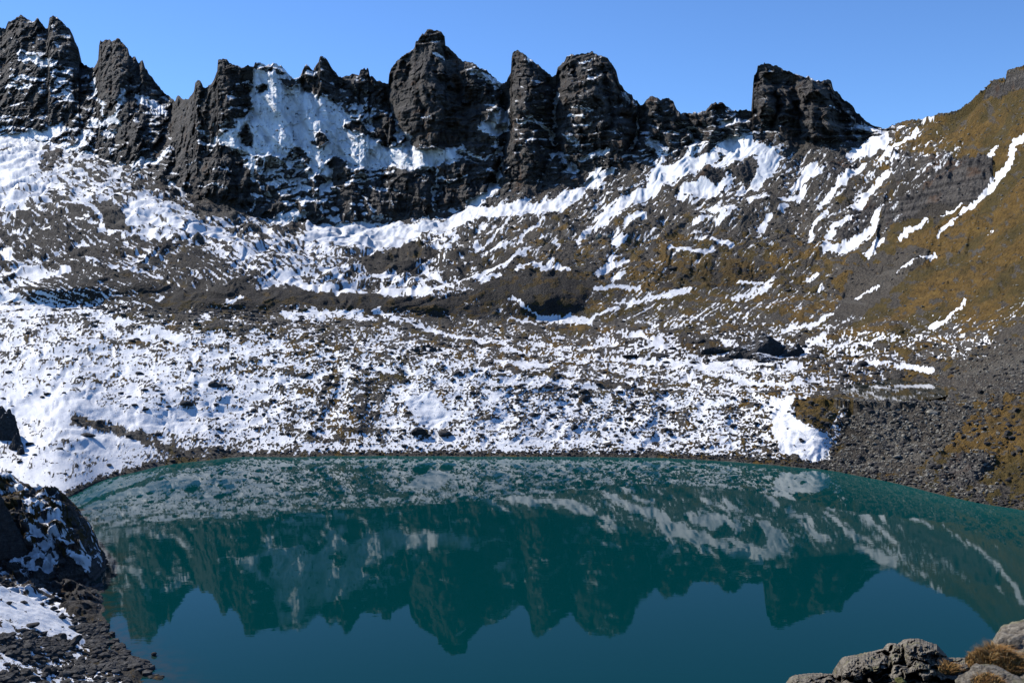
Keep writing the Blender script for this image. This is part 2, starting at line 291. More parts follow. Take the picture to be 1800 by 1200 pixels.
# strokes: (width, cover, points)
ST = [
 (24,.97,[(795,392),(840,374),(890,366),(950,368),(985,356),(1020,336),(1058,312)]),(12,.97,[(822,366),(850,345),(870,330)]),(10,.97,[(1058,312),(1075,298)]),
 (7,.9,[(985,268),(1005,290),(1012,301)]),(28,.97,[(1150,318),(1185,298),(1225,282),(1252,272)]),(20,.98,[(1060,385),(1090,367),(1120,345),(1150,325)]),
 (9,.95,[(1015,425),(1035,402),(1062,385)]),(10,.95,[(1100,398),(1112,384),(1132,378)]),(14,.95,[(1080,430),(1095,422)]),(9,.95,[(1050,482),(1068,464),(1078,452)]),(9,.95,[(1070,470),(1100,456)]),
 (8,.95,[(1075,490),(1096,482)]),(7,.92,[(910,420),(930,402),(955,386)]),(8,.92,[(858,440),(888,426)]),(7,.92,[(828,490),(868,472),(898,456),(926,440)]),(7,.92,[(908,475),(945,468),(1000,478)]),
 (7,.9,[(836,436),(847,432)]),(6,.9,[(945,421),(952,418)]),(8,.9,[(972,428),(982,432)]),(9,.92,[(960,474),(972,462)]),(5,.95,[(800,498),(850,488),(880,482)]),
 (12,.97,[(1268,218),(1288,212)]),(16,.9,[(1320,352),(1342,346)]),(13,.9,[(1300,336),(1306,330)]),(9,.92,[(1370,350),(1400,346),(1412,335)]),(7,.9,[(1372,366),(1384,362)]),
 (10,.97,[(1440,365),(1460,345),(1475,330),(1495,310),(1510,300),(1518,290)]),(13,.97,[(1492,278),(1520,266),(1545,250),(1556,240)]),(11,.97,[(1560,260),(1582,252),(1600,240),(1612,230)]),
 (8,.97,[(1545,290),(1555,275),(1572,265)]),(9,.97,[(1500,362),(1520,345),(1535,322),(1560,302)]),(14,.98,[(1450,436),(1480,438),(1500,425),(1530,405)]),(10,.98,[(1530,405),(1542,385),(1560,358)]),
 (9,.95,[(1455,420),(1465,400),(1490,386)]),(8,.95,[(1424,425),(1430,402),(1452,375)]),(8,.95,[(1525,450),(1540,430),(1550,423)]),(9,.92,[(1335,402),(1352,380)]),
 (12,.92,[(1254,366),(1270,378),(1290,372)]),(6,.9,[(1220,392),(1248,380)]),(6,.9,[(1260,392),(1280,388)]),(7,.92,[(1174,438),(1196,441),(1225,443),(1252,437)]),(8,.9,[(1232,418),(1238,416)]),(8,.9,[(1252,420),(1284,428)]),
 (7,.98,[(1648,416),(1693,368),(1733,328)]),(10,.98,[(1733,328),(1756,306),(1774,280),(1782,252),(1805,230)]),(9,.95,[(1748,262),(1740,282)]),(3,.95,[(1655,375),(1690,356)]),
 (6,.95,[(1580,421),(1617,397),(1627,387)]),(3,.97,[(1579,482),(1618,450),(1645,440)]),(3,.97,[(1506,527),(1546,504)]),(6,.97,[(1378,578),(1430,566),(1462,551)]),(7,.8,[(1738,408),(1744,402)]),(4,.9,[(1664,560),(1690,540),(1696,528)]),
 (6,.9,[(1632,580),(1665,560)]),(6,.9,[(1770,345),(1778,335)]),(6,.9,[(1420,490),(1436,482)]),(5,.9,[(1440,510),(1446,498)]),(12,.85,[(1290,525),(1320,518),(1352,505)]),(9,.85,[(1105,532),(1160,520),(1200,512)]),(9,.85,[(1180,512),(1208,506)]),
 (7,.9,[(1230,640),(1300,636),(1400,640)]),(7,.95,[(1050,508),(1080,502),(1125,508)]),(5,.95,[(1080,530),(1100,524)]),(6,.9,[(1300,500),(1345,500),(1362,490)]),
 # cliffs and couloirs, left to right
 (18,.85,[(38,98),(62,106),(86,108)]),(12,.6,[(88,115),(110,150),(122,170)]),(7,.8,[(16,150),(50,152)]),(8,.7,[(20,135),(70,140)]),(12,.6,[(70,140),(100,160)]),
 (5,.97,[(160,130),(168,160),(176,182),(182,200)]),(7,.95,[(214,158),(206,190),(203,205)]),(12,.95,[(246,176),(270,184),(288,198)]),(12,.97,[(160,220),(185,212),(206,212)]),(6,.95,[(150,236),(160,232)]),(9,.95,[(115,262),(140,248),(150,240)]),
 (6,.97,[(185,232),(198,232)]),(4,.97,[(186,242),(197,234)]),(5,.97,[(130,280),(158,272)]),(6,.97,[(265,285),(296,266)]),(5,.97,[(232,290),(262,280)]),(5,.9,[(195,302),(215,286)]),
 (4,.97,[(190,312),(240,295),(285,278)]),(4,.97,[(150,345),(220,325),(270,310)]),(4,.97,[(170,350),(230,332)]),(5,.95,[(300,320),(330,345)]),(9,.97,[(372,250),(400,238),(440,205)]),(4,.97,[(350,228),(365,238)]),(4,.9,[(332,290),(346,284)]),(3,.95,[(372,298),(405,298)]),(3,.9,[(350,325),(372,320),(395,330)]),
 (5,.97,[(655,190),(652,215),(655,236)]),(8,.95,[(695,210),(700,230),(715,240),(720,258)]),(10,.95,[(650,262),(700,262),(760,268),(815,262)]),(4,.95,[(765,295),(768,320),(762,345),(766,370)]),(4,.9,[(820,310),(790,318),(770,312)]),
 (7,.95,[(645,258),(690,258)]),(6,.97,[(650,282),(690,272),(715,276)]),(4,.95,[(705,296),(745,300)]),(4,.9,[(620,312),(690,300)]),(4,.9,[(650,330),(700,335)]),(3,.9,[(610,325),(640,318),(665,312)]),
 (12,.8,[(834,130),(858,140),(882,150)]),(5,.7,[(760,95),(780,100)]),(3,.9,[(745,210),(760,208)]),(7,.97,[(872,245),(880,262),(882,292),(874,318)]),(4,.9,[(800,270),(850,276),(875,268)]),(7,.9,[(858,300),(875,310)]),
 (6,.95,[(912,214),(938,210),(962,228),(970,240),(974,254)]),(6,.95,[(974,160),(976,200),(972,225)]),(9,.95,[(988,276),(1000,290),(1011,300)]),(7,.8,[(986,234),(1010,245),(1022,262)]),(9,.95,[(1022,278),(1045,274),(1066,264)]),(8,.7,[(1000,205),(1022,206)]),(5,.7,[(1010,222),(1040,216)]),(7,.8,[(1005,190),(1040,192)]),(5,.6,[(1020,110),(1050,100)]),(4,.6,[(1030,135),(1046,138)]),
 (4,.97,[(1124,200),(1120,225),(1118,238),(1112,262)]),(5,.9,[(1094,165),(1116,186)]),(14,.9,[(1140,250),(1160,262),(1168,280),(1150,300)]),(7,.95,[(1212,238),(1226,250),(1208,268)]),(5,.8,[(925,100),(935,108)]),
 (12,.9,[(1508,222),(1535,228),(1552,235)]),(8,.6,[(1500,235),(1512,245)]),(4,.8,[(1355,125),(1368,130)]),(3,.9,[(1460,188),(1478,196)]),(4,.8,[(1497,204),(1506,210)]),(4,.7,[(1400,128),(1436,141)]),
 (4,.97,[(1618,205),(1640,205)]),(4,.9,[(1576,225),(1590,221)]),
 # bowl, moraine, plain
 (7,.95,[(120,362),(155,360),(170,375),(178,395),(196,413)]),(4,.95,[(196,413),(240,411),(300,418)]),(8,.9,[(0,355),(60,345),(108,361)]),(7,.9,[(0,440),(30,458),(58,468)]),(7,.95,[(12,476),(70,481),(125,477)]),(6,.92,[(142,458),(190,470),(230,478),(285,488)]),
 (6,.85,[(215,418),(240,436),(262,466)]),(7,.9,[(0,505),(20,520),(60,538),(140,546)]),(9,.95,[(0,540),(90,548)]),
 (9,.95,[(500,492),(560,505),(600,508),(640,508),(700,510),(760,510)]),(12,.9,[(560,470),(600,490),(640,508)]),(9,.92,[(660,483),(690,486),(715,498)]),(5,.92,[(760,510),(800,497),(830,490)]),
 (8,.92,[(735,465),(760,485),(800,495)]),(4,.97,[(900,520),(925,538),(955,556)]),(10,.98,[(952,558),(985,562),(1035,566)]),(5,.95,[(1035,563),(1052,556),(1085,540)]),(5,.9,[(900,560),(940,566)]),(6,.9,[(922,580),(975,584)]),
 (7,.92,[(655,545),(672,552),(720,570),(790,588),(860,600)]),(5,.92,[(670,545),(664,540)]),(6,.85,[(400,525),(418,518),(430,520)]),(14,.75,[(500,555),(560,550),(630,556),(650,560)]),
 (4,.95,[(275,530),(290,518)]),(3,.9,[(130,592),(200,615),(300,680)]),(8,.92,[(190,560),(260,575),(330,610)]),
 (9,.9,[(1105,632),(1180,640),(1290,648)]),(9,.88,[(880,640),(980,636),(1090,660)]),(9,.9,[(1290,668),(1360,676),(1400,672)]),(10,.92,[(1395,620),(1430,600),(1450,590)]),(8,.9,[(1500,610),(1545,600)]),(7,.9,[(1500,640),(1560,640),(1640,648)]),(7,.9,[(1120,585),(1140,600),(1180,615)]),
 # bare strokes
 (8,.05,[(656,555),(700,572),(768,592),(880,610)]),(7,.1,[(840,636),(950,655),(1010,668),(1130,685),(1210,692)]),(6,.1,[(880,625),(960,632),(1050,650),(1100,662)]),(5,.1,[(1000,640),(1100,668),(1200,680)]),
 (13,.04,[(130,736),(184,748),(245,768),(303,788),(320,800)]),(12,.08,[(320,796),(360,792),(420,800)]),(9,.3,[(620,560),(560,600),(600,640),(560,700)]),
 (5,.05,[(200,556),(330,560),(440,574)]),(5,.05,[(230,570),(330,575),(430,580)]),(12,.15,[(850,566),(900,572),(970,585)]),
 (10,.05,[(975,577),(1030,578)]),(20,.1,[(1200,596),(1260,598)]),
]
SP = [  # polygons of cover
 (.24,[(-250,372),(0,372),(150,368),(200,404),(330,432),(450,492),(330,502),(200,486),(0,486),(-250,486)]),(.2,[(255,300),(340,270),(345,345),(300,352),(262,335)]),
 (.93,[(440,128),(470,122),(512,138),(560,160),(600,172),(640,196),(652,225),(648,262),(690,268),(770,272),(800,266),(815,285),(770,292),(740,298),(690,292),(640,300),(600,292),(560,335),(545,372),(520,390),(480,390),(440,372),(455,330),(432,292),(440,270),(400,258),(378,248),(400,232),(430,215),(444,180)]),
 (.04,[(607,218),(622,210),(640,222),(652,238),(640,241),(622,234),(608,226)]),(.05,[(656,204),(675,198),(690,210),(697,232),(688,252),(668,250),(656,236)]),(.05,[(553,232),(566,228),(575,244),(562,254),(552,248)]),
 (.06,[(503,272),(528,264),(546,280),(540,296),(516,292),(504,284)]),(.08,[(450,278),(474,272),(496,284),(500,308),(478,312),(452,296)]),(.05,[(577,286),(592,276),(612,290),(604,322),(596,342),(582,328)]),
 (.05,[(416,226),(432,222),(444,240),(440,256),(424,246)]),(.04,[(520,138),(552,136),(583,146),(598,160),(570,164),(540,160),(522,148)]),(.1,[(574,160),(612,162),(628,178),(612,188),(584,182)]),(.12,[(450,150),(466,146),(470,160),(456,166)]),(.1,[(494,140),(520,142),(518,154),(498,152)]),
 (.45,[(450,300),(560,300),(600,340),(560,372),(470,372),(440,340)]),(.1,[(448,352),(488,348),(500,370),(470,386),(446,380)]),(.55,[(600,170),(650,200),(652,222),(620,205),(596,184)]),
 (.62,[(445,272),(480,268),(530,280),(575,320),(560,345),(500,335),(455,310)]),
 (.03,[(338,345),(352,300),(338,285),(380,258),(410,262),(432,290),(446,330),(444,352),(430,378),(380,386),(345,372)]),
 (.10,[(640,330),(640,305),(690,302),(745,300),(766,305),(762,350),(750,378),(715,390),(680,380),(655,355)]),
 (.06,[(772,300),(830,275),(872,300),(868,325),(830,350),(800,365),(770,365)]),
 (.03,[(686,130),(730,90),(780,80),(820,120),(842,150),(850,200),(866,262),(800,262),(760,262),(712,235),(690,190)]),
 (.95,[(838,228),(858,202),(894,188),(892,225),(874,242)]),
 (.92,[(540,402),(560,390),(640,396),(700,402),(740,396),(790,382),(850,352),(850,372),(760,406),(700,424),(640,428),(600,438),(560,430)]),
 (.97,[(0,268),(40,250),(60,254),(80,266),(60,300),(40,325),(0,330)]),(.95,[(-250,240),(0,240),(50,232),(112,216),(100,240),(60,250),(0,262),(-250,300)]),
 (.85,[(210,365),(250,342),(290,336),(310,360),(350,385),(400,405),(440,420),(452,456),(420,445),(370,420),(330,411),(300,415),(262,415),(230,395)]),
 (.03,[(160,356),(200,346),(216,380),(235,410),(195,410),(180,385)]),
 (.96,[(1262,252),(1285,237),(1322,240),(1325,252),(1350,258),(1372,270),(1368,290),(1345,310),(1335,328),(1325,335),(1315,325),(1326,305),(1330,280),(1310,280),(1290,290),(1270,300),(1255,292),(1275,270),(1266,262)]),
 (.96,[(1190,352),(1195,335),(1215,318),(1245,316),(1260,325),(1280,312),(1292,298),(1296,312),(1275,328),(1250,343),(1215,343),(1196,355)]),
 (.96,[(1385,333),(1400,315),(1415,290),(1440,284),(1432,300),(1448,302),(1430,320),(1400,332)]),
 (.04,[(1212,300),(1240,286),(1265,300),(1275,312),(1255,324),(1235,314),(1212,310)]),(.04,[(1288,298),(1320,282),(1332,290),(1322,310),(1300,314),(1285,308)]),
 (.04,[(250,530),(330,503),(450,500),(560,508),(650,512),(700,514),(800,525),(850,545),(840,560),(700,545),(640,552),(560,545),(480,545),(400,528),(330,545),(270,546)]),
 (.03,[(850,505),(880,482),(930,476),(1000,478),(1050,490),(1040,515),(1010,545),(985,556),(950,550),(915,528),(880,520),(850,540)]),
 (.5,[(500,440),(560,440),(640,460),(620,490),(560,480)]),
 (.04,[(620,450),(720,430),(760,455),(720,480),(660,480)]),
 (.02,[(1478,716),(1512,702),(1560,712),(1545,760),(1500,792),(1440,818),(1452,790),(1468,770)]),
 (.97,[(1355,702),(1395,697),(1390,722),(1420,747),(1465,757),(1460,790),(1430,810),(1370,790),(1357,750)]),
 (.04,[(1396,702),(1450,695),(1488,700),(1470,722),(1458,747),(1420,742),(1396,722)]),
 (.5,[(1465,722),(1490,712),(1478,750),(1462,765)]),
 (.3,[(600,690),(640,650),(690,660),(680,700),(640,770),(600,790),(600,740)]),
 (.85,[(0,720),(60,730),(120,760),(200,800),(160,830),(100,850),(0,800)]),
 (.9,[(480,700),(600,710),(590,760),(520,760)]) if False else (.9,[(700,700),(760,690),(800,740),(740,750)]),
]
GP = [ # turf polygons
 (1.0,[(975,572),(1030,571),(1042,580),(1000,588),(965,582)]),(1.0,[(1396,702),(1490,698),(1470,722),(1458,747),(1420,742)]),(1.0,[(290,808),(350,803),(380,806),(330,822),(295,820)]),
 (1.0,[(1560,250),(1700,190),(1900,100),(1900,560),(1700,560),(1560,500),(1560,420),(1600,340),(1560,300)]),(.0,[(1560,270),(1610,265),(1640,300),(1700,270),(1745,290),(1745,330),(1690,360),(1610,390),(1560,400),(1545,360),(1590,320)]) ,
 (.1,[(1500,480),(1600,430),(1640,440),(1560,520),(1470,590),(1440,590),(1470,540)]),(.05,[(1500,720),(1640,700),(1720,720),(1640,800),(1560,830),(1450,830),(1480,780)]),
 (.0,[(1680,660),(1800,600),(1900,560),(1900,680),(1760,690),(1700,700)]),(1.0,[(1700,740),(1900,690),(1900,900),(1760,850),(1640,850),(1640,820)]),(.0,[(1650,830),(1680,800),(1740,800),(1745,830),(1700,860),(1650,850)]),
 (.9,[(1500,575),(1560,545),(1610,560),(1600,600),(1540,600)]),
]
GS = [(40,.1,[(1560,480),(1500,540),(1450,585)])]
ROCKP = [ # solid rock showing through the turf (polygons)
 [(1560,262),(1600,272),(1600,300),(1578,330),(1565,300)],[(1610,282),(1660,272),(1745,285),(1748,320),(1700,352),(1630,365),(1600,390),(1560,400),(1548,372),(1600,340),(1640,322)],
 [(1650,835),(1680,795),(1740,800),(1745,828),(1700,858),(1650,850)],[(1212,300),(1240,286),(1265,300),(1278,312),(1255,326),(1212,312)],[(1288,298),(1320,282),(1332,290),(1322,312),(1286,308)],
 [(1430,300),(1480,280),(1510,285),(1490,320),(1450,325)],[(1020,408),(1045,395),(1080,400),(1075,425),(1035,422)],[(1500,365),(1560,330),(1545,385),(1480,430),(1470,410)],
 [(1730,170),(1800,118),(1900,80),(1900,110),(1800,150),(1745,185)]]

# ------------------------------------------------------------------ main mountain side, shore to skyline
SKY = [(-250,120),(-120,80),(-50,45),(0,50),(10,48),(14,38),(25,33),(33,28),(37,25),(45,32),(52,36),(60,38),(65,32),(72,42),(80,48),(84,50),(87,33),(92,28),(98,30),(105,36),(112,42),(120,48),(128,60),(133,75),(138,85),(140,100),(142,108),(148,114),(158,118),(165,118),(170,110),(173,100),(172.5,82),(176,73),(183,69),(192,71),(197,73),(203,69),(210,70),(218,76),(225,85),(228,97),(232,102),(238,100),(243,112),(247,108),(250,106),(255,118),(262,130),(270,140),(277,150),(285,157),(295,168),(304,176),(308,182),(311,170),(315,168),(322,172),(328,175),(333,172),(337,168),(341,163),(343,147),(347,142),(352,144),(358,152),(362,156),(370,150),(376,142),(378,135),(382,125),(383,120),(379.5,115),(383,108),(393,104),(400,107),(405,112),(415,115),(428,118),(434,114),(440,118),(446,120),(448,112),(458,110),(466,115),(472,112),(478,109),(486,112),(495,115),(503,124),(510,132),(515,138),(524,136),(528,133),(535,120),(539,114),(545,120),(551,124),(552,118),(560,108),(562,98),(567,97),(573,102),(578,110),(585,122),(592,130),(598,138),(602,138),(612,134),(622,130),(632,132),(633,124),(640,120),(648,121),(650,132),(656,138),(661,143),(668,142),(675,147),(683,148),(684,130),(687,120),(695,110),(705,100),(715,95),(725,88),(729,84),(730,77),(738,68),(742,62),(750,53),(757,51),(765,54),(770,52),(777,57),(782,65),(782.5,74),(783,80),(787,82),(795,88),(802,94),(808,104),(815,108),(825,110),(840,118),(845,123),(855,127),(865,135),(875,142),(884,147),(890,144),(895,133),(898,128),(898.5,115),(900,95),(904,90),(912,91),(922,97),(930,104),(945,112),(955,121),(967,128),(973,133),(978,127),(979,117),(985,112),(992,107),(995,98),(1005,97),(1018,95),(1030,93),(1042,90),(1052,95),(1060,99),(1070,105),(1077,115),(1083,125),(1088,145),(1095,155),(1103,163),(1110,168),(1118,177),(1127,186),(1131,182),(1137,173),(1147,167),(1156,172),(1161,177),(1167,173),(1175,172),(1183,178),(1188,190),(1197,202),(1217,203),(1225,200),(1240,199),(1248,190),(1256,183),(1262,186),(1266,181),(1273,182),(1280,190),(1290,196),(1305,195),(1320,194),(1323,192),(1323.5,160),(1324.5,133),(1330,128),(1332,115),(1340,112),(1352,113),(1365,118),(1375,123),(1390,126),(1400,130),(1420,135),(1440,142),(1460,143),(1463,150),(1464,158),(1475,165),(1480,173),(1490,180),(1500,187),(1505,198),(1512,203),(1525,214),(1535,220),(1545,223),(1558,227),(1565,224),(1575,220),(1590,213),(1605,208),(1625,206),(1640,205),(1660,200),(1690,190),(1710,178),(1715,172),(1730,163),(1745,148),(1755,143),(1768,140),(1770,128),(1785,120),(1800,117),(1850,95),(1950,60),(2100,20)]
SKYD = [(-250,2100),(0,2000),(135,1900),(165,1800),(300,1600),(340,1350),(420,1283),(600,1283),(780,1218),(888,1150),(923,1120),(1000,1080),(1160,992),(1300,940),(1340,935),(1470,908),(1558,844),(1640,760),(1800,640),(2100,480)]
WAT = [(-250,900),(0,885),(100,882),(135,868),(165,850),(200,838),(240,829),(290,818),(340,810),(400,804),(600,801),(900,802),(1100,803),(1200,806),(1300,812),(1450,825),(1500,834),(1600,855),(1700,880),(1800,897),(2100,970)]
KX = [-250,0,150,300,450,600,750,900,1050,1200,1350,1500,1600,1700,1800,2100]
KC = {
 'crest': [(560,520),(545,520),(545,520),(550,505),(568,480),(605,450),(636,416),(648,406),(678,390),(691,378),(697,350),(706,325),(704,318),(700,305),(690,288),(700,235)],
 'dip':   [(556,560),(545,550),(547,560),(552,540),(560,530),(585,500),(610,480),(615,490),(640,450),(640,450),(640,430),(665,398),(663,402),(660,370),(650,325),(650,260)],
 'mfoot': [(540,600),(535,575),(543,580),(545,565),(545,570),(548,570),(560,580),(568,605),(560,620),(560,590),(570,540),(590,480),(600,440),(600,400),(590,355),(590,290)],
 'mcrest':[(500,640),(482,620),(485,620),(506,600),(505,610),(512,615),(520,630),(484,665),(490,680),(505,660),(510,640),(520,570),(520,500),(520,450),(510,400),(500,320)],
 'bdip':  [(490,700),(478,680),(480,670),(500,650),(500,650),(506,690),(512,700),(482,720),(488,720),(495,690),(490,660),(490,600),(480,530),(470,490),(460,430),(430,350)],
 'bmid':  [(420,900),(410,850),(410,850),(425,820),(440,820),(450,850),(455,850),(430,830),(430,810),(420,770),(400,760),(400,700),(380,640),(370,580),(360,500),(300,400)],
 'bup':   [(340,1250),(330,1200),(340,1150),(375,1000),(410,1000),(415,1020),(420,980),(380,960),(370,920),(340,880),(310,850),(320,790),(300,720),(280,650),(250,570),(180,450)],
 'foot':  [(250,1750),(240,1700),(270,1560),(330,1280),(385,1160),(400,1120),(388,1090),(338,1040),(318,985),(262,940),(235,900),(258,860),(222,795),(200,730),(140,635),(60,490)]}
ORDER = ['crest','dip','mfoot','mcrest','bdip','bmid','bup','foot']
NCL = 230
NSEG = [130, 34, 34, 40, 14, 56, 52, 60]
cols = np.concatenate([np.arange(-240, -12, 7.0), np.arange(-12, 1812, 1.55), np.arange(1812, 2080, 8.0)])
NCOL = len(cols)
skx, sky_ = zip(*SKY); sk_row = np.interp(cols, skx, sky_) + (1.2 * fbm(cols / 6, cols * 0, 3, 5) + 3.2 * (_h(np.floor(cols / 6.3 + 1.4 * vnoise(cols / 15, cols * 0, 2)).astype(np.int64), np.zeros(len(cols), np.int64), 8) - .5)) * (sstep(1700, 1500, cols) * .75 + .25)
sk_D = smooth1(np.interp(cols, *zip(*SKYD)), 8)
wx, wr = zip(*WAT); dense0 = np.arange(-250, 2101, 4.0); w_row = np.interp(cols, dense0, smooth1(np.interp(dense0, wx, wr), 9)) + 1.0 * fbm(cols / 80, cols * 0, 1, 9)
curves = []; crow = []
Pw = unproj_water(cols, w_row)
P0 = Pw.copy(); P0[:, 1] -= 30; P0[:, 2] = -9
curves.append(P0); crow.append(w_row + 25)
curves.append(Pw); crow.append(w_row)
dense = np.arange(-250, 2101, 5.0)
for nme in ORDER:
    r = np.interp(dense, KX, [a for a, b in KC[nme]]); D = np.interp(dense, KX, [b for a, b in KC[nme]])
    r = smooth1(r, 22 if nme != 'foot' else 6); D = smooth1(D, 26)
    r = np.interp(cols, dense, r); D = np.interp(cols, dense, D)
    if nme in ('mcrest', 'crest', 'foot'): r = r + 2.2 * fbm(cols / 90, cols * 0 + len(nme), 1, 21)
    curves.append(unproj(cols, r, D)); crow.append(r)
Psk = unproj(cols, sk_row, sk_D); curves.append(Psk); crow.append(sk_row)
smz = smooth1(Psk[:, 2], 6)
for dy, dz in ((14, 25), (50, 90), (160, 240), (420, 380)):
    q = Psk.copy(); q[:, 1] += dy; q[:, 2] = np.minimum(smooth1(Psk[:, 2], 3 + dy // 8) - dz, Psk[:, 2] - dz * .8); curves.append(q); crow.append(sk_row)
NS = [6] + NSEG + [NCL] + [5, 5, 5, 4]
rows = []; rpx = []; seg = []
for k, n in enumerate(NS):
    A, B = curves[k], curves[k + 1]; ra, rb = crow[k], crow[k + 1]
    for i in range(n):
        t = i / n
        if k == 9:      # cliffs: steeper towards the foot, easing at the top
            rows.append(A * (1 - t) + B * t); rpx.append(ra * (1 - t) + rb * t)
        else:
            rows.append(A * (1 - t) + B * t); rpx.append(ra * (1 - t) + rb * t)
        seg.append(k)
rows.append(curves[-1]); rpx.append(crow[-1]); seg.append(len(NS) - 1)
P = np.array(rows); RPY = np.array(rpx); SEG = np.array(seg); NR = len(SEG)
# round the joints between the bands (not the waterline, not the skyline)
i0 = 6 + 4; isk = int(np.argmax(SEG == 10))
P[i0:isk - 2] = P[i0:isk - 2] * .25 + .75 * smooth1(P[i0 - 2:isk], 6)[2:-2]
PX = np.broadcast_to(cols[None], RPY.shape).copy()
X, Y, Z = P[..., 0].copy(), P[..., 1].copy(), P[..., 2].copy()
segm = SEG[:, None] * np.ones((1, NCOL))
cliff = sstep(isk - NCL - 25, isk - NCL + 15, np.arange(NR))[:, None] * sstep(1600, 1520, PX)       # 0..1 steep rock zone
foot_t = np.clip((np.arange(NR)[:, None] - (isk - NCL)) / NCL, 0, 1)
# recompute image rows after the smoothing
def project(P):
    d = P - np.array([0, 0, CAMZ]); zc = d @ fwd
    return 900 + F * (d @ RT) / zc, 600 - F * (d @ UP) / zc
_, PY = project(P)
above_water = sstep(.2, 3.0, Z)
# --- cover masks
PXe, PYe = PX, PY
warp = lambda s, a, sd: a * fbm(PXe / s, PYe / s, 3, sd)
slp = sstep(950, 1050, PX) * sstep(600, 540, PY)
wx1 = PXe + warp(22, 4.5, 100) * (1 - .55 * slp) + warp(6, 1.6, 102); wy1 = PYe + warp(22, 3.5, 101) * (1 - .55 * slp) + warp(6, 1.3, 103)
cov = table_lookup(SN, wx1, wy1); gra = table_lookup(GR, wx1, wy1)
sl_ = sstep(780, 900, PX) * sstep(600, 540, PY) * sstep(280, 330, PY); cov = cov * (1 - .5 * sl_); mo_ = sstep(560, 600, PY) * (PY < 830); cov = cov + mo_ * ((cov - .68) * .35 - .035)
cov = np.clip(cov + .0 * cov, 0, 1)
def paint_poly(arr, polys, x, y):
    for val, poly in polys:
        xs = [p[0] for p in poly]; ys = [p[1] for p in poly]
        m = (x > min(xs)) & (x < max(xs)) & (y > min(ys)) & (y < max(ys))
        if not m.any(): continue
        sub = inpoly(x[m], y[m], poly); v = arr[m]; v[sub] = val; arr[m] = v
def paint_stroke(arr, strokes, x, y):
    for wd, val, pts in strokes:
        xs = [p[0] for p in pts]; ys = [p[1] for p in pts]; e = wd
        m = (x > min(xs) - e) & (x < max(xs) + e) & (y > min(ys) - e) & (y < max(ys) + e)
        if not m.any(): continue
        d = dist_line(x[m], y[m], pts); f = sstep(wd * .85, wd * .22, d); arr[m] = arr[m] * (1 - f) + val * f
paint_poly(cov, SP, wx1, wy1); paint_stroke(cov, ST, wx1, wy1)
paint_poly(gra, GP, wx1, wy1)
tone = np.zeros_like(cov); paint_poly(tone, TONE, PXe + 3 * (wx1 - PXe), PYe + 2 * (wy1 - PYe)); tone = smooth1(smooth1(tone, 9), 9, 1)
rockp = np.zeros_like(cov); paint_poly(rockp, [(1.0, p) for p in ROCKP], wx1, wy1)
# rock ribs that carry the cliffs down into the slope
near_foot = sstep(isk - NCL - 62, isk - NCL - 8, np.arange(NR))[:, None] * (SEG[:, None] <= 8) * sstep(1560, 1480, PXe)
rib = near_foot * sstep(.12, .42, fbm((PXe * .8 - PYe * .5) / 46, (PXe * .5 + PYe * .8) / 17, 4, 155, .6) + .35 * (near_foot - .6))
rockp = np.maximum(rockp, rib); cov = np.where((rib > .4) & (cov < .9), np.minimum(cov, .14), cov)
# noise that breaks the cover into patches
f_mound = .36 * fbm(PXe / 42, PYe / 20, 2, 119) + .60 * fbm((PXe + .6 * PYe) / 10 + .5 * fbm(PXe / 20, PYe / 12, 2, 118), PYe / 5.6, 3, 120, .7) + .74 * fbm(PXe / 4.2, PYe / 2.7, 2, 121)
dg = (PXe * .80 + PYe * -.60); dp = (PXe * .60 + PYe * .80)
f_slope = .8 * fbm(dg / 30, dp / 4.4, 4, 130, .68) + .5 * fbm(PXe / 5, PYe / 4.5, 2, 131)
mid_l = ((SEG[:, None] >= 4) & (SEG[:, None] <= 8)) * sstep(1000, 760, PX); mid_r = ((SEG[:, None] >= 5) & (SEG[:, None] <= 8)) * sstep(820, 1000, PX)
rid_l = ridged((PX * .28 + PY + 14 * fbm(PX / 90, PY / 50, 3, 190)) / 23, (PX - .28 * PY) / 210, 2, 191) - .55
rid_r = ridged((PX * .62 + PY * .78 + 16 * fbm(PX / 80, PY / 80, 3, 192)) / 30, (PX * .78 - PY * .62) / 170, 3, 193) - .55
dg2 = (PXe * .93 + PYe * .37); dp2 = (-PXe * .37 + PYe * .93)
f_left = .85 * fbm(dg2 / 34, dp2 / 3.8, 4, 140, .66) + .4 * fbm(PXe / 5, PYe / 4.5, 2, 141)
wl = sstep(620, 480, PXe) * sstep(560, 520, PYe); wr_ = sstep(780, 900, PXe) * sstep(600, 540, PYe)
hum = fbm(PXe / 34 + .6 * fbm(PXe / 50, PYe / 30, 2, 116), PYe / 15, 3, 117)
f_mound = f_mound * .88 + .42 * hum
f_left = f_left * .9 - .9 * (-rid_l); f_slope = f_slope * .95 + .7 * rid_r
nz = f_mound * (1 - wl) * (1 - wr_) + f_left * wl * (1 - wr_) + f_slope * wr_
BULGE = [(950,522,100,42,34),(700,538,170,26,24),(420,528,150,26,26),(120,505,170,34,34),(1552,578,62,34,22),(1665,318,95,60,26),(1250,470,150,45,26),(1080,545,70,26,18),(620,700,50,110,7),(860,715,60,80,6),(1130,740,50,60,6),(1420,735,60,60,7),(300,680,120,90,9),(200,450,160,30,30),(1240,305,45,28,14),(1308,300,30,22,12),(1480,400,45,28,12),(1080,415,50,30,12)]
db = np.zeros_like(Z)
for cx, cy, rx, ry, dep in BULGE:
    db -= .5 * dep * sstep(1, 0, np.hypot((PX - cx + 10 * fbm(PX / 40, PY / 40, 2, 90)) / rx, (PY - cy) / ry))
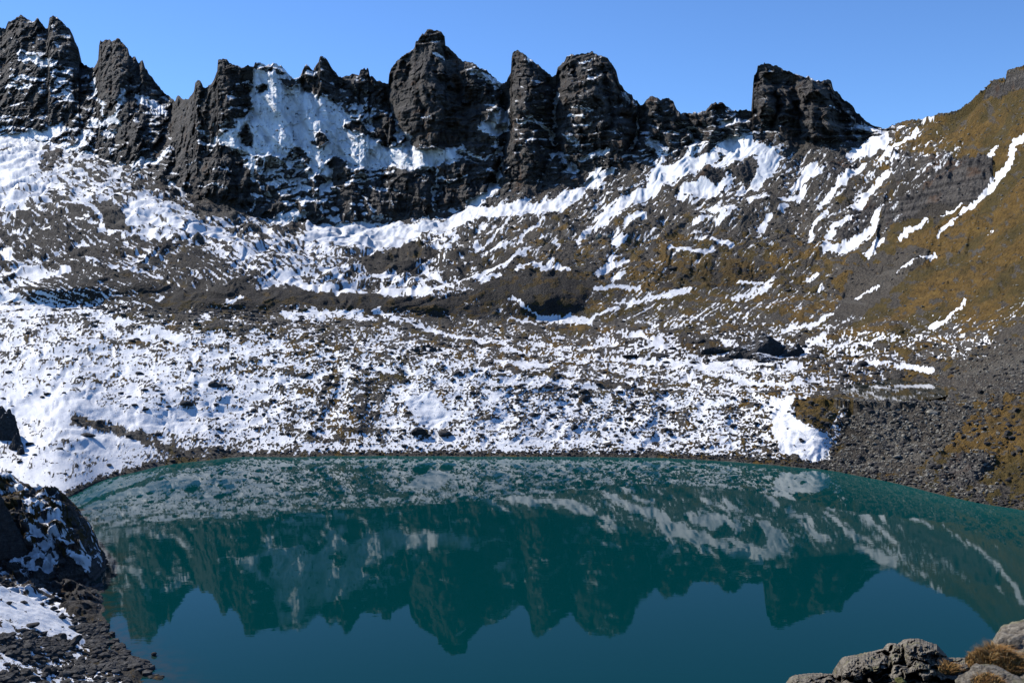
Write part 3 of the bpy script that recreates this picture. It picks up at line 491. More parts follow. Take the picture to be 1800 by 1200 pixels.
db -= (SEG[:, None] <= 2) * (1.1 * fbm((PX + .5 * PY + 25 * fbm(PX / 90, PY / 60, 2, 92)) / 75, PY / 80, 3, 91) + 1.0 * fbm(PX / 150, PY / 90, 2, 93)) * sstep(0, 25, (np.arange(NR) - 6)[:, None])
db *= (1 - cliff) * sstep(0, 30, (np.arange(NR) - 8)[:, None]); kd = db / Y; X = X + kd * X; Z = Z + kd * (Z - CAMZ); Y = Y + db
calm = 1 - .72 * sstep(.62, .92, smooth1(smooth1(cov, 4), 4, 1))      # wind packed snow is smooth
# --- relief: broad humps on mound and slopes
amp = np.interp(SEG, [0, 1, 2, 3, 4, 5, 6, 7, 8, 9, 10, 14], [0, 1.3, 1.1, 1.8, 2.0, 2.5, 4, 6, 6, 3, 2, 6])[:, None]
Z += above_water * (SEG[:, None] <= 3) * (1 - cliff) * .45 * hum * sstep(0, 30, (np.arange(NR) - 6)[:, None])
fade_w = sstep(0, 30, (np.arange(NR) - 6)[:, None] + 0 * Z)
Z += above_water * amp * (fbm(X / 40, Y / 55, 2, 3) * .5 + .17 * fbm(X / 12, Y / 24, 3, 4)) * fade_w
# stony ribs running down the talus slopes
Z += above_water * (mid_l * 4.6 * rid_l + mid_r * 4.2 * rid_r) * (1 - cliff) * np.interp(Y, [450, 1000], [.45, 1.1]) * np.interp(PY, [330, 400, 540, 580], [1, 1, 1, .2])
tal = ((SEG >= 5) & (SEG <= 8))[:, None] * sstep(600, 900, PX)
Z += tal * 1.6 * (ridged((PX * .62 + PY * .78) / 42, (PX * .78 - PY * .62) / 190, 3, 40) - .5)
# --- cliffs: towers, ribs, ledges
un, vn = X / 1.0, Z / 1.0
rel = 30 * (ridged(un / 95 + .2 * fbm(un / 60, vn / 60, 2, 8), vn / 260, 3, 50) - .55) + 15 * (ridged(un / 26 + .15 * fbm(un / 20, vn / 30, 2, 53), vn / 80, 3, 51) - .5) + 2.0 * fbm(un / 12, vn / 18, 2, 52)
GUL = [([(150,115),(165,150),(180,200),(200,240)],9,28),([(306,182),(300,215),(262,290)],9,25),([(518,138),(540,150)],8,10),([(600,142),(640,190),(655,240)],7,14),([(683,148),(676,180),(700,220),(722,258)],8,26),
       ([(888,148),(890,200),(882,260),(880,300),(868,325)],8,40),([(973,132),(976,190),(972,240),(990,280),(1012,302)],8,34),([(1127,187),(1121,225),(1110,262)],6,26),([(1210,203),(1225,250),(1190,280)],8,16),([(1368,125),(1366,200),(1352,235)],4,14),([(1395,135),(1398,180),(1408,235)],4,10),([(766,290),(768,330),(762,350),(768,372)],4,9),([(1060,120),(1075,200),(1060,262)],5,10),([(722,120),(735,180),(745,240)],5,9),([(800,110),(810,180),(830,250)],5,9),([(440,130),(442,200),(430,240)],8,14)]
wpx = PX + 5 * fbm(PX / 30, PY / 30, 3, 70); wpy = PY + 5 * fbm(PX / 30 + 50, PY / 30, 3, 71)
c0, c1 = isk - NCL - 30, isk + 1
gul = np.zeros_like(Z)
for pts, wd, dep in GUL:
    d = dist_line(wpx[c0:c1], wpy[c0:c1], pts)
    gul[c0:c1] = np.maximum(gul[c0:c1], dep * np.exp(-(d / wd) ** 2 * .7))
# rounded protruding towers between the gullies
TOW = [(60,130,55,30),(205,150,35,26),(240,240,26,30),(150,200,18,20),(390,190,45,26),(395,330,50,26),(567,125,22,10),(635,150,22,10),(755,170,62,42),(700,345,60,18),(820,330,45,18),(925,170,28,30),(930,270,30,30),(1035,180,45,34),(1000,330,32,20),(1150,220,22,16),(1345,180,20,26),(1385,190,16,22),(1430,200,40,28),(1450,250,40,18),(675,225,20,16),(1090,240,20,18),(920,300,25,22)]
for cx, cy, r_, dep in TOW:
    d2 = ((wpx[c0:c1] - cx) / r_) ** 2 + ((wpy[c0:c1] - cy) / (r_ * 1.7)) ** 2
    rel[c0:c1] += .8 * dep * sstep(1.15, .1, np.sqrt(d2))
face = cliff * sstep(0, .10, foot_t)
skyfade = sstep(1.0, .93, foot_t)
dY = -face * (rel * calm * (.35 + .65 * skyfade)) * np.where(SEG[:, None] > 9, .3, 1) + face * gul * (.25 + .75 * skyfade) * (SEG[:, None] <= 9)
# ledges (strata)
def ledges(h, period, warp, seed):
    hh = (h + warp) / period; t = hh - np.floor(hh); k = _h(np.floor(hh).astype(np.int64), np.zeros_like(hh).astype(np.int64) + seed, 3)
    return (sstep(.62 + .2 * k, 1, t) - t) * (.5 + k)
dip_ = .12 * X
led = ledges(Z + dip_, 17, 9 * fbm(un / 70, vn / 70, 3, 60), 1) * 7 + ledges(Z + dip_, 6.3, 3 * fbm(un / 25, vn / 25, 3, 61), 2) * 2.6
dY += face * led * calm * (SEG[:, None] <= 9)
subl = cliff * (1 - face)
cwx = un + 5 * fbm(un / 22, vn / 22, 3, 66); cwy = vn + 5 * fbm(un / 22 + 9, vn / 22, 3, 67)
blk = 8.5 * cells(cwx / 24, cwy / 40, 300) + 6.0 * cells(cwx / 11, cwy / 18, 310) + 3.0 * cells(cwx / 5, cwy / 6.5, 320)
sc0 = slice(isk - NCL - 30, isk + 1); blk[sc0] = .65 * blk[sc0] + .35 * smooth1(smooth1(blk[sc0], 1), 1, 1)
dY -= cliff * (SEG[:, None] <= 9) * (.35 + .65 * skyfade) * blk * np.clip(calm * 1.2 - .1, .12, 1)
dY -= cliff * (1 - calm) * (SEG[:, None] <= 9) * skyfade * 11 * fbm((PX * .86 - PY * .5) / 30, (PX * .5 + PY * .86) / 110, 3, 68)
dY -= cliff * calm * (SEG[:, None] <= 9) * (.4 + .6 * skyfade) * .55 * (4.6 * (ridged(un / 11 + .25 * fbm(un / 9, vn / 9, 2, 65), vn / 24, 3, 62) - .5) + 2.2 * (ridged(un / 14, vn / 4.2, 3, 63) - .5) + .7 * fbm(un / 2.2, vn / 2.4, 2, 64))
kd = dY / Y; X = X + kd * X; Z = Z + kd * (Z - CAMZ); Y = Y + dY      # each rock point keeps its bearing and moves nearer or farther
# stream gully and the hollow of the small pond
d = dist_line(wpx, wpy, [(1500,712),(1490,745),(1462,785),(1430,815)]); vis = (SEG[:, None] <= 2)
Z -= vis * 2.2 * np.exp(-(d / 16) ** 2) * above_water
POND_Z = 17.9
pd = ((PX - 1572) / 96) ** 2 + ((PY - 684) / 19.5) ** 2 + .25 * fbm(PX / 20, PY / 9, 3, 80)
pm = (SEG[:, None] <= 3) & (SEG[:, None] >= 1)
Z = np.where(pm & (pd < 2.6) & (Y > 300) , np.where(pd < 1, np.minimum(Z, POND_Z - 2.2 * np.clip(1 - pd, 0, 1) ** .4 - .35), Z * 1), Z)
ring = pm & (pd >= 1) & (pd < 3.2) & (Y > 280); Z = np.where(ring, np.maximum(POND_Z + .12, (POND_Z + .12) * (1 - sstep(1, 3.2, pd)) + Z * sstep(1, 3.2, pd)), Z)

# surface normal
def normals(X, Y, Z):
    dXr, dYr, dZr = np.gradient(X, axis=0), np.gradient(Y, axis=0), np.gradient(Z, axis=0)
    dXc, dYc, dZc = np.gradient(X, axis=1), np.gradient(Y, axis=1), np.gradient(Z, axis=1)
    nx = dYc * dZr - dZc * dYr; ny = dZc * dXr - dXc * dZr; nz_ = dXc * dYr - dYc * dXr
    l = np.sqrt(nx * nx + ny * ny + nz_ * nz_) + 1e-9
    return nx / l, ny / l, nz_ / l
nx, ny, nzz = normals(smooth1(smooth1(X, 2), 2, 1), smooth1(smooth1(Y, 2), 2, 1), smooth1(smooth1(Z, 2), 2, 1))
nzz = np.abs(nzz)
u = uni(nz)
flat = np.clip((nzz - .30) / .45, 0, 1)                       # ledges carry snow
u_cl = 1 - (.58 * flat + .42 * (1 - uni(.8 * fbm(PXe / 26, PYe / 7, 3, 152))))
un_ = u * (1 - cliff) + u_cl * cliff
s = cov * (1 - .38 * cliff * sstep(.55, .3, cov)) - un_
s = np.where((cov > .85) & (cliff < .5), s + .12, s); s = np.where((cov > .8) & (cliff >= .5), cov - uni(.6 * fbm(PXe / 16, PYe / 9, 3, 153) + .8 * fbm(PXe / 4.5, PYe / 3.2, 2, 154)) + .02, s); s = np.where(cov < .06, s - .15, s)
# bare rim above the water line
rim = sstep(1.6, .5, Z - .6 * fbm(PXe / 9, PYe / 9, 2, 150)) * (SEG[:, None] <= 1); s -= rim * 1.2
s = np.where(PXe > 1800, np.minimum(s, -.1 + .3 * (fbm(PXe/20,PYe/20,2,7))), s)
gnoise = uni(.9 * fbm(PXe / 24 + 9, PYe / 12, 4, 160, .6))
g = gra - .1 - .1 * (PYe > 560) * (PXe < 1350) - gnoise; g = np.where(rockp > .5, -.5, g) - cliff * .45
rk = np.clip(cliff + rockp, 0, 1)
# bare patches stand proud of the snow
hgt = np.interp(SEG, [0, 1, 2, 3, 4, 6, 9, 14], [0, .30, .22, .18, .24, .42, .5, 0])[:, None]
Z += above_water * (1 - cliff) * hgt * (np.clip(-s, 0, .25) * 2.2 + np.where(s < 0, .5, .04) * fbm(X / 2.1, Y / 2.1, 3, 170) * np.clip(.4 + rockp * 3 + np.abs(s) * 1.5, 0, 3))
# rocky lumps where rock shows in the slopes
lump = sstep(-.02, -.25, s) * (1 - g.clip(0, 1)) * (1 - cliff)
Z += above_water * lump * hgt * 1.1 * np.clip(ridged(X / 11, (Y + Z) / 13, 3, 180) - .45, 0, 1) * 2.2
rps = smooth1(smooth1(rockp, 3), 3, 1); Z += above_water * rps * (5.5 * (ridged(X / 34, (Y - Z) / 30, 3, 181, .42) - .35) + .8 * fbm(X / 5, (Y - Z) / 5, 2, 182)) * np.interp(Y, [250, 600], [.45, 1])
hil = g.clip(0, .5) * 2 * (SEG[:, None] >= 3) * (1 - cliff)
Z += hil * (1.5 * (ridged(((X + .6 * Z) * .8) / 17, (X * .5 + Z) / 46, 3, 183) - .5) + .30 * fbm(X / 3.4, (Y + Z) / 5, 2, 184)) * np.interp(Y, [250, 700], [.5, 1.1])
nr2 = pm & (pd < 3.6) & (PY > 684) & (Y > 270); Z = np.where(nr2, np.minimum(Z, POND_Z + .12 + .35 * np.clip(pd - 1, 0, 3)), Z); Z = np.where(pm & (pd < 1.0) & (Y > 270), np.minimum(Z, POND_Z - .35), Z); s = np.where(nr2 & (pd < 1.35), -.4, s)
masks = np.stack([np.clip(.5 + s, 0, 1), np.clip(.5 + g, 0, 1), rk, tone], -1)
V = np.stack([X, Y, Z], -1)
Q = grid_quads(NR, NCOL)
qseg = SEG[:-1]; qcol = .5 * (cols[:-1] + cols[1:])
KEEP = {}
def cut(name, rmask, cmask, label=None, cat=None, smooth=True):
    sel = np.outer(rmask, cmask)
    q = Q[sel]
    if not len(q): return None
    ids, inv = np.unique(q, return_inverse=True)
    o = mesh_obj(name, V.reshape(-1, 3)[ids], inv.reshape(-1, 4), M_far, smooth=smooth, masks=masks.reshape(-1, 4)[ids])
    tag(o, label, cat, kind='structure'); return o
allc = np.ones(len(qcol), bool)
hill_c = qcol > 1556
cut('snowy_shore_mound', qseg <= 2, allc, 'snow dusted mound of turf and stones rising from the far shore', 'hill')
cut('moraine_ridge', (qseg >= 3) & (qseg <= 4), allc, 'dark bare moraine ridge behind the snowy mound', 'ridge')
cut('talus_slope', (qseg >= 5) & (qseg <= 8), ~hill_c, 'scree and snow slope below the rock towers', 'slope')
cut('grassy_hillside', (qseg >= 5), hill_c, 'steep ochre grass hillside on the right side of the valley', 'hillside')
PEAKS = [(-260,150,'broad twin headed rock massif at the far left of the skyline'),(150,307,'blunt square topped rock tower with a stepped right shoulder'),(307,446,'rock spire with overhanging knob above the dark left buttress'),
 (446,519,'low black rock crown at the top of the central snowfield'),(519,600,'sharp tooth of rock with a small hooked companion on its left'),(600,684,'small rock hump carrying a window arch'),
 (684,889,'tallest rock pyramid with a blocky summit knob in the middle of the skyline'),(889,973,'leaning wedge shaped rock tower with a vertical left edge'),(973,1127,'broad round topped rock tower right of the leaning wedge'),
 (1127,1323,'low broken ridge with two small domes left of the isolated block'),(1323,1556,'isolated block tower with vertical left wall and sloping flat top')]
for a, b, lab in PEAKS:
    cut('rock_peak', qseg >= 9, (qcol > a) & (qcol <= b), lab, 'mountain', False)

# spot finder on the main sheet: photo pixel -> point on the slope facing the viewer
NXr, NYr, NZr = normals(smooth1(smooth1(X, 3), 3, 1), smooth1(smooth1(Y, 3), 3, 1), smooth1(smooth1(Z, 3), 3, 1))
PXn, PYn = project(V.reshape(-1, 3)); PXn = PXn.reshape(NR, NCOL); PYn = PYn.reshape(NR, NCOL)
def spot(px, py):
    j = int(np.clip(np.searchsorted(cols, px), 0, NCOL - 1)); c = PYn[:isk, j]
    if SEG[0] == 0: pass
    a, b = c[:-1], c[1:]
    hit = np.where((a >= py) & (b < py))[0]
    i = int(hit[0]) if len(hit) else int(np.argmin(np.abs(c)))
    return V[i, j].copy(), i, j

# ------------------------------------------------------------------ water
def water_mat(name, deep, rough, ripple):
    m = NB(name)
    n1 = m.noise(1.0, 3, .55, co=m.mapping((.10, .22, .1))); n2 = m.noise(1.0, 2, .5, co=m.mapping((.8, 1.6, 1)))
    gust = m.ss(m.noise(.016, 3, .5), .42, .68)
    if 'lake' in name:
        at = m.n('ShaderNodeAttribute', attribute_name='masks'); sp = m.n('ShaderNodeSeparateColor', i_0=at.outputs['Color']).outputs
        drift = m.noise(.02, 3, .55); c1 = m.mix(m.math('MULTIPLY', sp[0], m.math('ADD', .35, m.math('MULTIPLY', drift, .9))), deep[:3], (.012, .088, .078))
        c1 = m.mix(m.math('MULTIPLY', m.ss(sp[1], .25, .9), m.ss(m.noise(.5, 4, .6), .3, .7)), c1, (.030, .036, .024)); m.set('Base Color', c1)
        m.set('Specular Tint', (.5, 1, .85, 1))
    else: m.set('Base Color', deep)
    m.set('Roughness', rough); m.set('IOR', 1.333 if 'pond' in name else 1.16); m.set('Specular IOR Level', .5)
    m.bump(m.math('ADD', m.math('MULTIPLY', n1, 1.0), m.math('MULTIPLY', n2, m.math('ADD', .04, m.math('MULTIPLY', gust, .30)))), 1.0, ripple)
    return m.m
M_lake = water_mat('lake_water', (.0, .034, .036, 1), .016, .005)
M_pond = water_mat('pond_water', (.022, .026, .018, 1), .02, .006)
pc, _, _ = spot(1575, 686)
me = np_mesh('pond', [(115, 300, POND_Z - .1), (200, 300, POND_Z - .1), (200, 420, POND_Z - .1), (115, 420, POND_Z - .1)], [(0, 1, 2, 3)], M_pond, smooth=False)
bpy.data.meshes.remove(me)
# pond outline follows its hollow
pts = []
for a in np.linspace(0, 2 * math.pi, 40, endpoint=False):
    pts.append((1572 + 106 * math.cos(a), 684 + 22.5 * math.sin(a)))
pw = unproj_water([p[0] for p in pts], [p[1] for p in pts], POND_Z - .06)
me = bpy.data.meshes.new('pond'); me.from_pydata([tuple(p) for p in pw], [], [list(range(40))]); me.materials.append(M_pond); me.update()
tag(link(bpy.data.objects.new('pond', me)), 'small shallow pond behind the shore on the right', 'pond', kind='structure')

# ------------------------------------------------------------------ near left shore (snow talus and dark crag)
LC = [
 [(-300,1290,112),(0,1262,120),(100,1255,127),(200,1245,133),(280,1245,138),(322,1245,0),(390,1260,-1)],
 [(-300,1150,128),(0,1200,133),(100,1195,141),(180,1185,146),(250,1180,150),(286,1190,0),(345,1202,-1)],
 [(-300,1060,145),(0,1110,150),(100,1130,157),(160,1135,162),(198,1138,163),(218,1146,0),(270,1162,-1)],
 [(-300,930,165),(0,1027,170),(60,1053,172),(110,1080,173),(150,1098,173.5),(190,1108,0),(240,1115,-1)],
 [(-300,960,175),(0,1045,176),(60,1066,176),(110,1085,176),(155,1094,175.5),(188,1096,0),(236,1100,-1)],
 [(-300,985,190),(0,1035,183),(60,1050,183),(110,1066,182),(155,1068,180),(184,1062,0),(224,1066,-1)],
 [(-300,970,202),(0,1005,203),(60,1010,201),(110,1018,199),(150,1022,199),(180,1014,0),(222,1020,-1)],
 [(-300,860,212),(0,900,210),(60,905,207),(105,915,207),(147,942,210),(185,986,0),(225,992,-1)],
 [(-300,770,238),(0,829,232),(55,850,230),(105,868,229),(146,905,226),(184,978,0),(226,985,-1)],
 [(-300,800,262),(0,862,262),(60,885,258),(110,905,255),(135,915,0),(160,930,0),(222,940,-1)],
 [(-300,860,290),(0,884,290),(60,888,290),(100,890,0),(125,892,0),(150,895,0),(200,900,-1)]]
LN = [40, 60, 60, 12, 16, 60, 70, 70, 18, 10]
LW = 260
cur = []
for c in LC:
    pts = []
    for (x_, y_, D_) in c:
        if D_ > 0: pts.append(unproj([x_], [y_], [D_])[0])
        else:
            q = unproj_water([x_], [y_])[0]; q[2] = 0 if D_ == 0 else -5; pts.append(q)
    pts = np.array(pts); tt = np.array([0, .34, .52, .68, .83, .94, 1]); tn = np.linspace(0, 1, LW)
    cur.append(np.stack([np.interp(tn, tt, pts[:, i]) for i in range(3)], -1))
rws = []; lseg = []
for k, n in enumerate(LN):
    for i in range(n): rws.append(cur[k] * (1 - i / n) + cur[k + 1] * (i / n)); lseg.append(k)
rws.append(cur[-1]); lseg.append(9); L = np.array(rws); lseg = np.array(lseg)
L = .4 * L + .6 * smooth1(L, 3); L = .3 * L + .7 * smooth1(L, 5, 1)
lx, ly, lz = L[..., 0].copy(), L[..., 1].copy(), L[..., 2].copy()
lpx, lpy = project(L); crag = sstep(4.2, 5.3, np.arange(len(lseg)) * 0 + np.interp(np.arange(len(lseg)), np.concatenate([[0], np.cumsum(LN)]), np.arange(len(LN) + 1)))[:, None] * np.ones((1, LW))
lab_ = sstep(-.3, 1.5, lz)
r1 = fbm(lx / 11, (ly + lz) / 9, 4, 200, .55)
lz += .38 * fbm(lx / 3.2, ly / 3.2, 3, 208) * sstep(2.0, .3, np.abs(lz)); lz += lab_ * crag * (1.1 * r1 + .8 * (ridged(lx / 5, (ly + 2 * lz) / 4.5, 3, 201) - .5)); ly -= crag * 1.5 * (ridged(lx / 8, lz / 5, 3, 202) - .5)
lz += ledges(lz + .2 * lx, 3.0, 1.0 * fbm(lx / 8, ly / 8, 2, 203), 4) * crag * lab_ * .9
lz += (1 - crag) * lab_ * (.22 * fbm(lx / 6, ly / 6, 2, 204) + .05 * fbm(lx / 1.3, ly / 1.3, 2, 205))
cw1 = lx + .8 * fbm(lx / 4, (ly + lz) / 4, 2, 206); cw2 = ly * .6 + lz + .8 * fbm(lx / 4, (ly + lz) / 4, 2, 207)
lblk = .8 * (1.5 * cells(cw1 / 4.2, cw2 / 3.2, 400) + .8 * cells(cw1 / 1.9, cw2 / 1.6, 410)); lz += crag * lab_ * lblk; ly -= crag * lblk * .8
lz += (1 - crag) * lab_ * sstep(1095, 1125, lpy) * .10 * cells(lx / 1.5, ly / 1.5, 420)
lcov = np.interp(lpy, [820, 870, 900, 960, 1000, 1020, 1040, 1100, 1120, 1150, 1180, 1250], [.5, .55, .6, .55, .3, .2, .9, .82, .55, .42, .55, .6])
LSP = [(.97,[(-300,900),(0,1035),(60,1060),(130,1100),(178,1135),(150,1138),(90,1118),(0,1078),(-300,950)]),(.8,[(-300,950),(0,1078),(60,1105),(0,1105),(-300,1010)]),(.36,[(60,1118),(110,1120),(170,1140),(210,1165),(240,1200),(150,1190),(60,1160),(0,1140),(0,1110)]),
       (.9,[(28,868),(60,890),(70,935),(50,950),(40,900)]),(.85,[(0,935),(50,950),(95,960),(110,985),(60,1010),(10,980)]),(.95,[(148,980),(176,985),(152,1002)]),(.03,[(0,840),(40,870),(52,940),(45,960),(0,970)]),(.8,[(60,890),(110,905),(120,930),(90,960),(75,940)]),
       (.04,[(100,955),(150,1000),(175,1020),(170,1090),(110,1075),(90,1010)]),(.05,[(100,868),(140,900),(165,950),(140,960),(110,900)])]
lwx = lpx + 4 * fbm(lpx / 12, lpy / 12, 3, 210); lwy = lpy + 3 * fbm(lpx / 12, lpy / 12, 3, 211)
paint_poly(lcov, LSP, lwx, lwy)
d1 = lpx * .85 + lpy * .5; d2 = -lpx * .5 + lpy * .85
lu = uni(.55 * fbm(d1 / 26, d2 / 9, 2, 219) + .8 * fbm(d1 / 12, d2 / 4.2, 4, 220, .66)) * (1 - crag) + crag * uni(.8 * fbm(lx / 3.2 + ly / 5, (ly + lz) / 3.0, 4, 223, .6)); ls = lcov * (1 - .3 * crag) - lu
ls = np.where((lcov > .85) & (crag < .5), ls + .1, ls); ls -= sstep(1.3, .4, lz) * .8
lg = np.where((crag > .5), np.interp(lpy, [830, 880, 940, 1000], [.5, .45, .4, .0]), .1) - uni(.9 * fbm(lpx / 14, lpy / 7, 3, 221))
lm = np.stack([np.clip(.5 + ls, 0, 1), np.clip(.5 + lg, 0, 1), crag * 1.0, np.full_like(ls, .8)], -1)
lz += np.clip(-ls * 2, 0, 1) * .16 * lab_ * (.6 + .5 * fbm(lx / 1.1, ly / 1.1, 2, 222))
LV = np.stack([lx, ly, lz], -1); LQ = grid_quads(*lx.shape); sp_ = np.cumsum(LN)[3]
for nm, a, b, lab in (('snowy_talus', 0, sp_, 'near left shore bank of snow and dark rubble'), ('dark_crag', sp_, len(lseg), 'black shaded rock spur dropping into the lake on the left')):
    q = LQ[a:b].reshape(-1, 4); ids, inv = np.unique(q, return_inverse=True)
    tag(mesh_obj(nm, LV.reshape(-1, 3)[ids], inv.reshape(-1, 4), M_near, masks=lm.reshape(-1, 4)[ids]), lab, 'rock spur' if 'crag' in nm else 'bank', kind='structure')
LNX, LNY, LNZ = normals(lx, ly, lz)
def lspot(px, py):
    m = (lpx - px) ** 2 + (lpy - py) ** 2; ok = (lseg <= 3) if py > 1050 or px < 0 else (lseg >= 4)
    if px < 190 and py > 1027 + max(px, 0) * .5: ok = lseg <= 3
    m = np.where(ok[:, None], m, 1e9); i, j = np.unravel_index(np.argmin(m), m.shape)
    return LV[i, j].copy(), i, j

# the lake itself: a sheet that knows how far it is from the shore
gx_ = np.arange(-420, 621, 3.0); gy_ = np.arange(-60, 421, 3.0); LGX, LGY = np.meshgrid(gx_, gy_); dsh = np.full(LGX.shape, 60.0)
far_pts = Pw[::14, :2]; nr_ = np.abs(lz) < .35; nx_, ny_ = lx[nr_][::60], ly[nr_][::60]
for q in far_pts: dsh = np.minimum(dsh, np.hypot(LGX - q[0], LGY - q[1]))
dnr = np.full(LGX.shape, 60.0)
for q in zip(nx_, ny_): dnr = np.minimum(dnr, np.hypot(LGX - q[0], LGY - q[1]))
lkm = np.stack([np.exp(-dsh / 16), np.exp(-dnr / 7), np.zeros_like(dsh), np.ones_like(dsh)], -1)
tag(mesh_obj('lake', np.stack([LGX, LGY, 0 * LGX], -1).reshape(-1, 3), grid_quads(*LGX.shape).reshape(-1, 4), M_lake, smooth=False, masks=lkm.reshape(-1, 4)), 'still turquoise mountain lake mirroring the peaks', 'lake', kind='structure')

# ------------------------------------------------------------------ ground under the viewer
gx = np.linspace(-90, 140, 120); gy = np.concatenate([np.linspace(-12, 10, 60), np.linspace(10.5, 150, 90)])
GX, GY = np.meshgrid(gx, gy); slope = .375 + .085 * sstep(-40, 20, GX)
GZ = 53.1 - slope * np.clip(GY, -12, 999) - 1.0 * sstep(0, 6, GY) + .12 * fbm(GX / 2, GY / 2, 4, 300)
gm = np.stack([np.full_like(GX, .2), .5 + .5 * fbm(GX / 4, GY / 4, 3, 301), np.full_like(GX, .3), np.zeros_like(GX)], -1)
tag(mesh_obj('near_hillside', np.stack([GX, GY, GZ], -1).reshape(-1, 3), grid_quads(*GX.shape).reshape(-1, 4), M_near, masks=np.clip(gm, 0, 1).reshape(-1, 4)), 'stony grass slope falling from the viewpoint to the lake', 'hillside', kind='structure')

# ------------------------------------------------------------------ rocks
import bmesh
def ico(sub):
    bm = bmesh.new(); bmesh.ops.create_icosphere(bm, subdivisions=sub, radius=1)
    bm.verts.ensure_lookup_table(); v = np.array([x.co[:] for x in bm.verts]); f = np.array([[q.index for q in p.verts] for p in bm.faces]); bm.free()
    return v, f
def n3(v, s, seed):
    return (vnoise(v[:, 0] * s + seed, v[:, 1] * s, seed) + vnoise(v[:, 1] * s, v[:, 2] * s + seed, seed + 1) + vnoise(v[:, 2] * s, v[:, 0] * s, seed + 2)) * .58
def rock_shape(seed, sub=3, cuts=11, rough=.10, flat=.75):
    r = np.random.RandomState(seed); v, f = ico(sub); v = v.copy()
    nrm = r.normal(size=(cuts, 3)); nrm /= np.linalg.norm(nrm, axis=1)[:, None]; dd = r.uniform(.52, .85, cuts)
    rad = np.ones(len(v))
    for n_, d_ in zip(nrm, dd):
        c = v @ n_; rad = np.where(c > d_, np.minimum(rad, d_ / np.maximum(c, 1e-3)), rad)
    rad *= 1 + rough * n3(v, 2.3, seed) + rough * .45 * n3(v, 6.1, seed + 5)
    v = v * rad[:, None]; v[:, 2] *= flat; v[:, 2] = np.where(v[:, 2] < -.35, -.35 + (v[:, 2] + .35) * .2, v[:, 2])
    return v, f
VAR = []
for k_ in range(9): VAR.append(rock_shape(500 + k_, 3, 9 + k_ % 4, .09, (.62, .8, .7, .5, .9)[k_ % 5]))
def var_mesh(k, mat):
    v, f = VAR[k]; return np_mesh('boulder', v, f, mat, smooth=False)
BM = {(k, mn): var_mesh(k, mt) for k in range(9) for mn, mt in (('d', M_boulder), ('s', M_boulder_sn), ('p', M_pale), ('m', M_mossy))}
def place_boulder(px, py, wpx_, mat='d', k=None, aspect=1.0, label='', group=None, near=False, name='boulder', seat=.1, tilt=.15):
    p, i, j = (lspot if near else spot)(px, py)
    size = wpx_ / 2 * p[1] / F
    o = bpy.data.objects.new(name, BM[(random.randrange(9) if k is None else k, mat)])
    o.scale = (size * 1.1, size * random.uniform(.85, 1.1), size * 1.15 * aspect)
    o.rotation_euler = (random.uniform(-tilt, tilt), random.uniform(-tilt, tilt), random.uniform(0, 6.28))
    o.location = (p[0], p[1] + size * .2, p[2] + size * aspect * seat)
    link(o); tag(o, label, 'boulder', group); return o
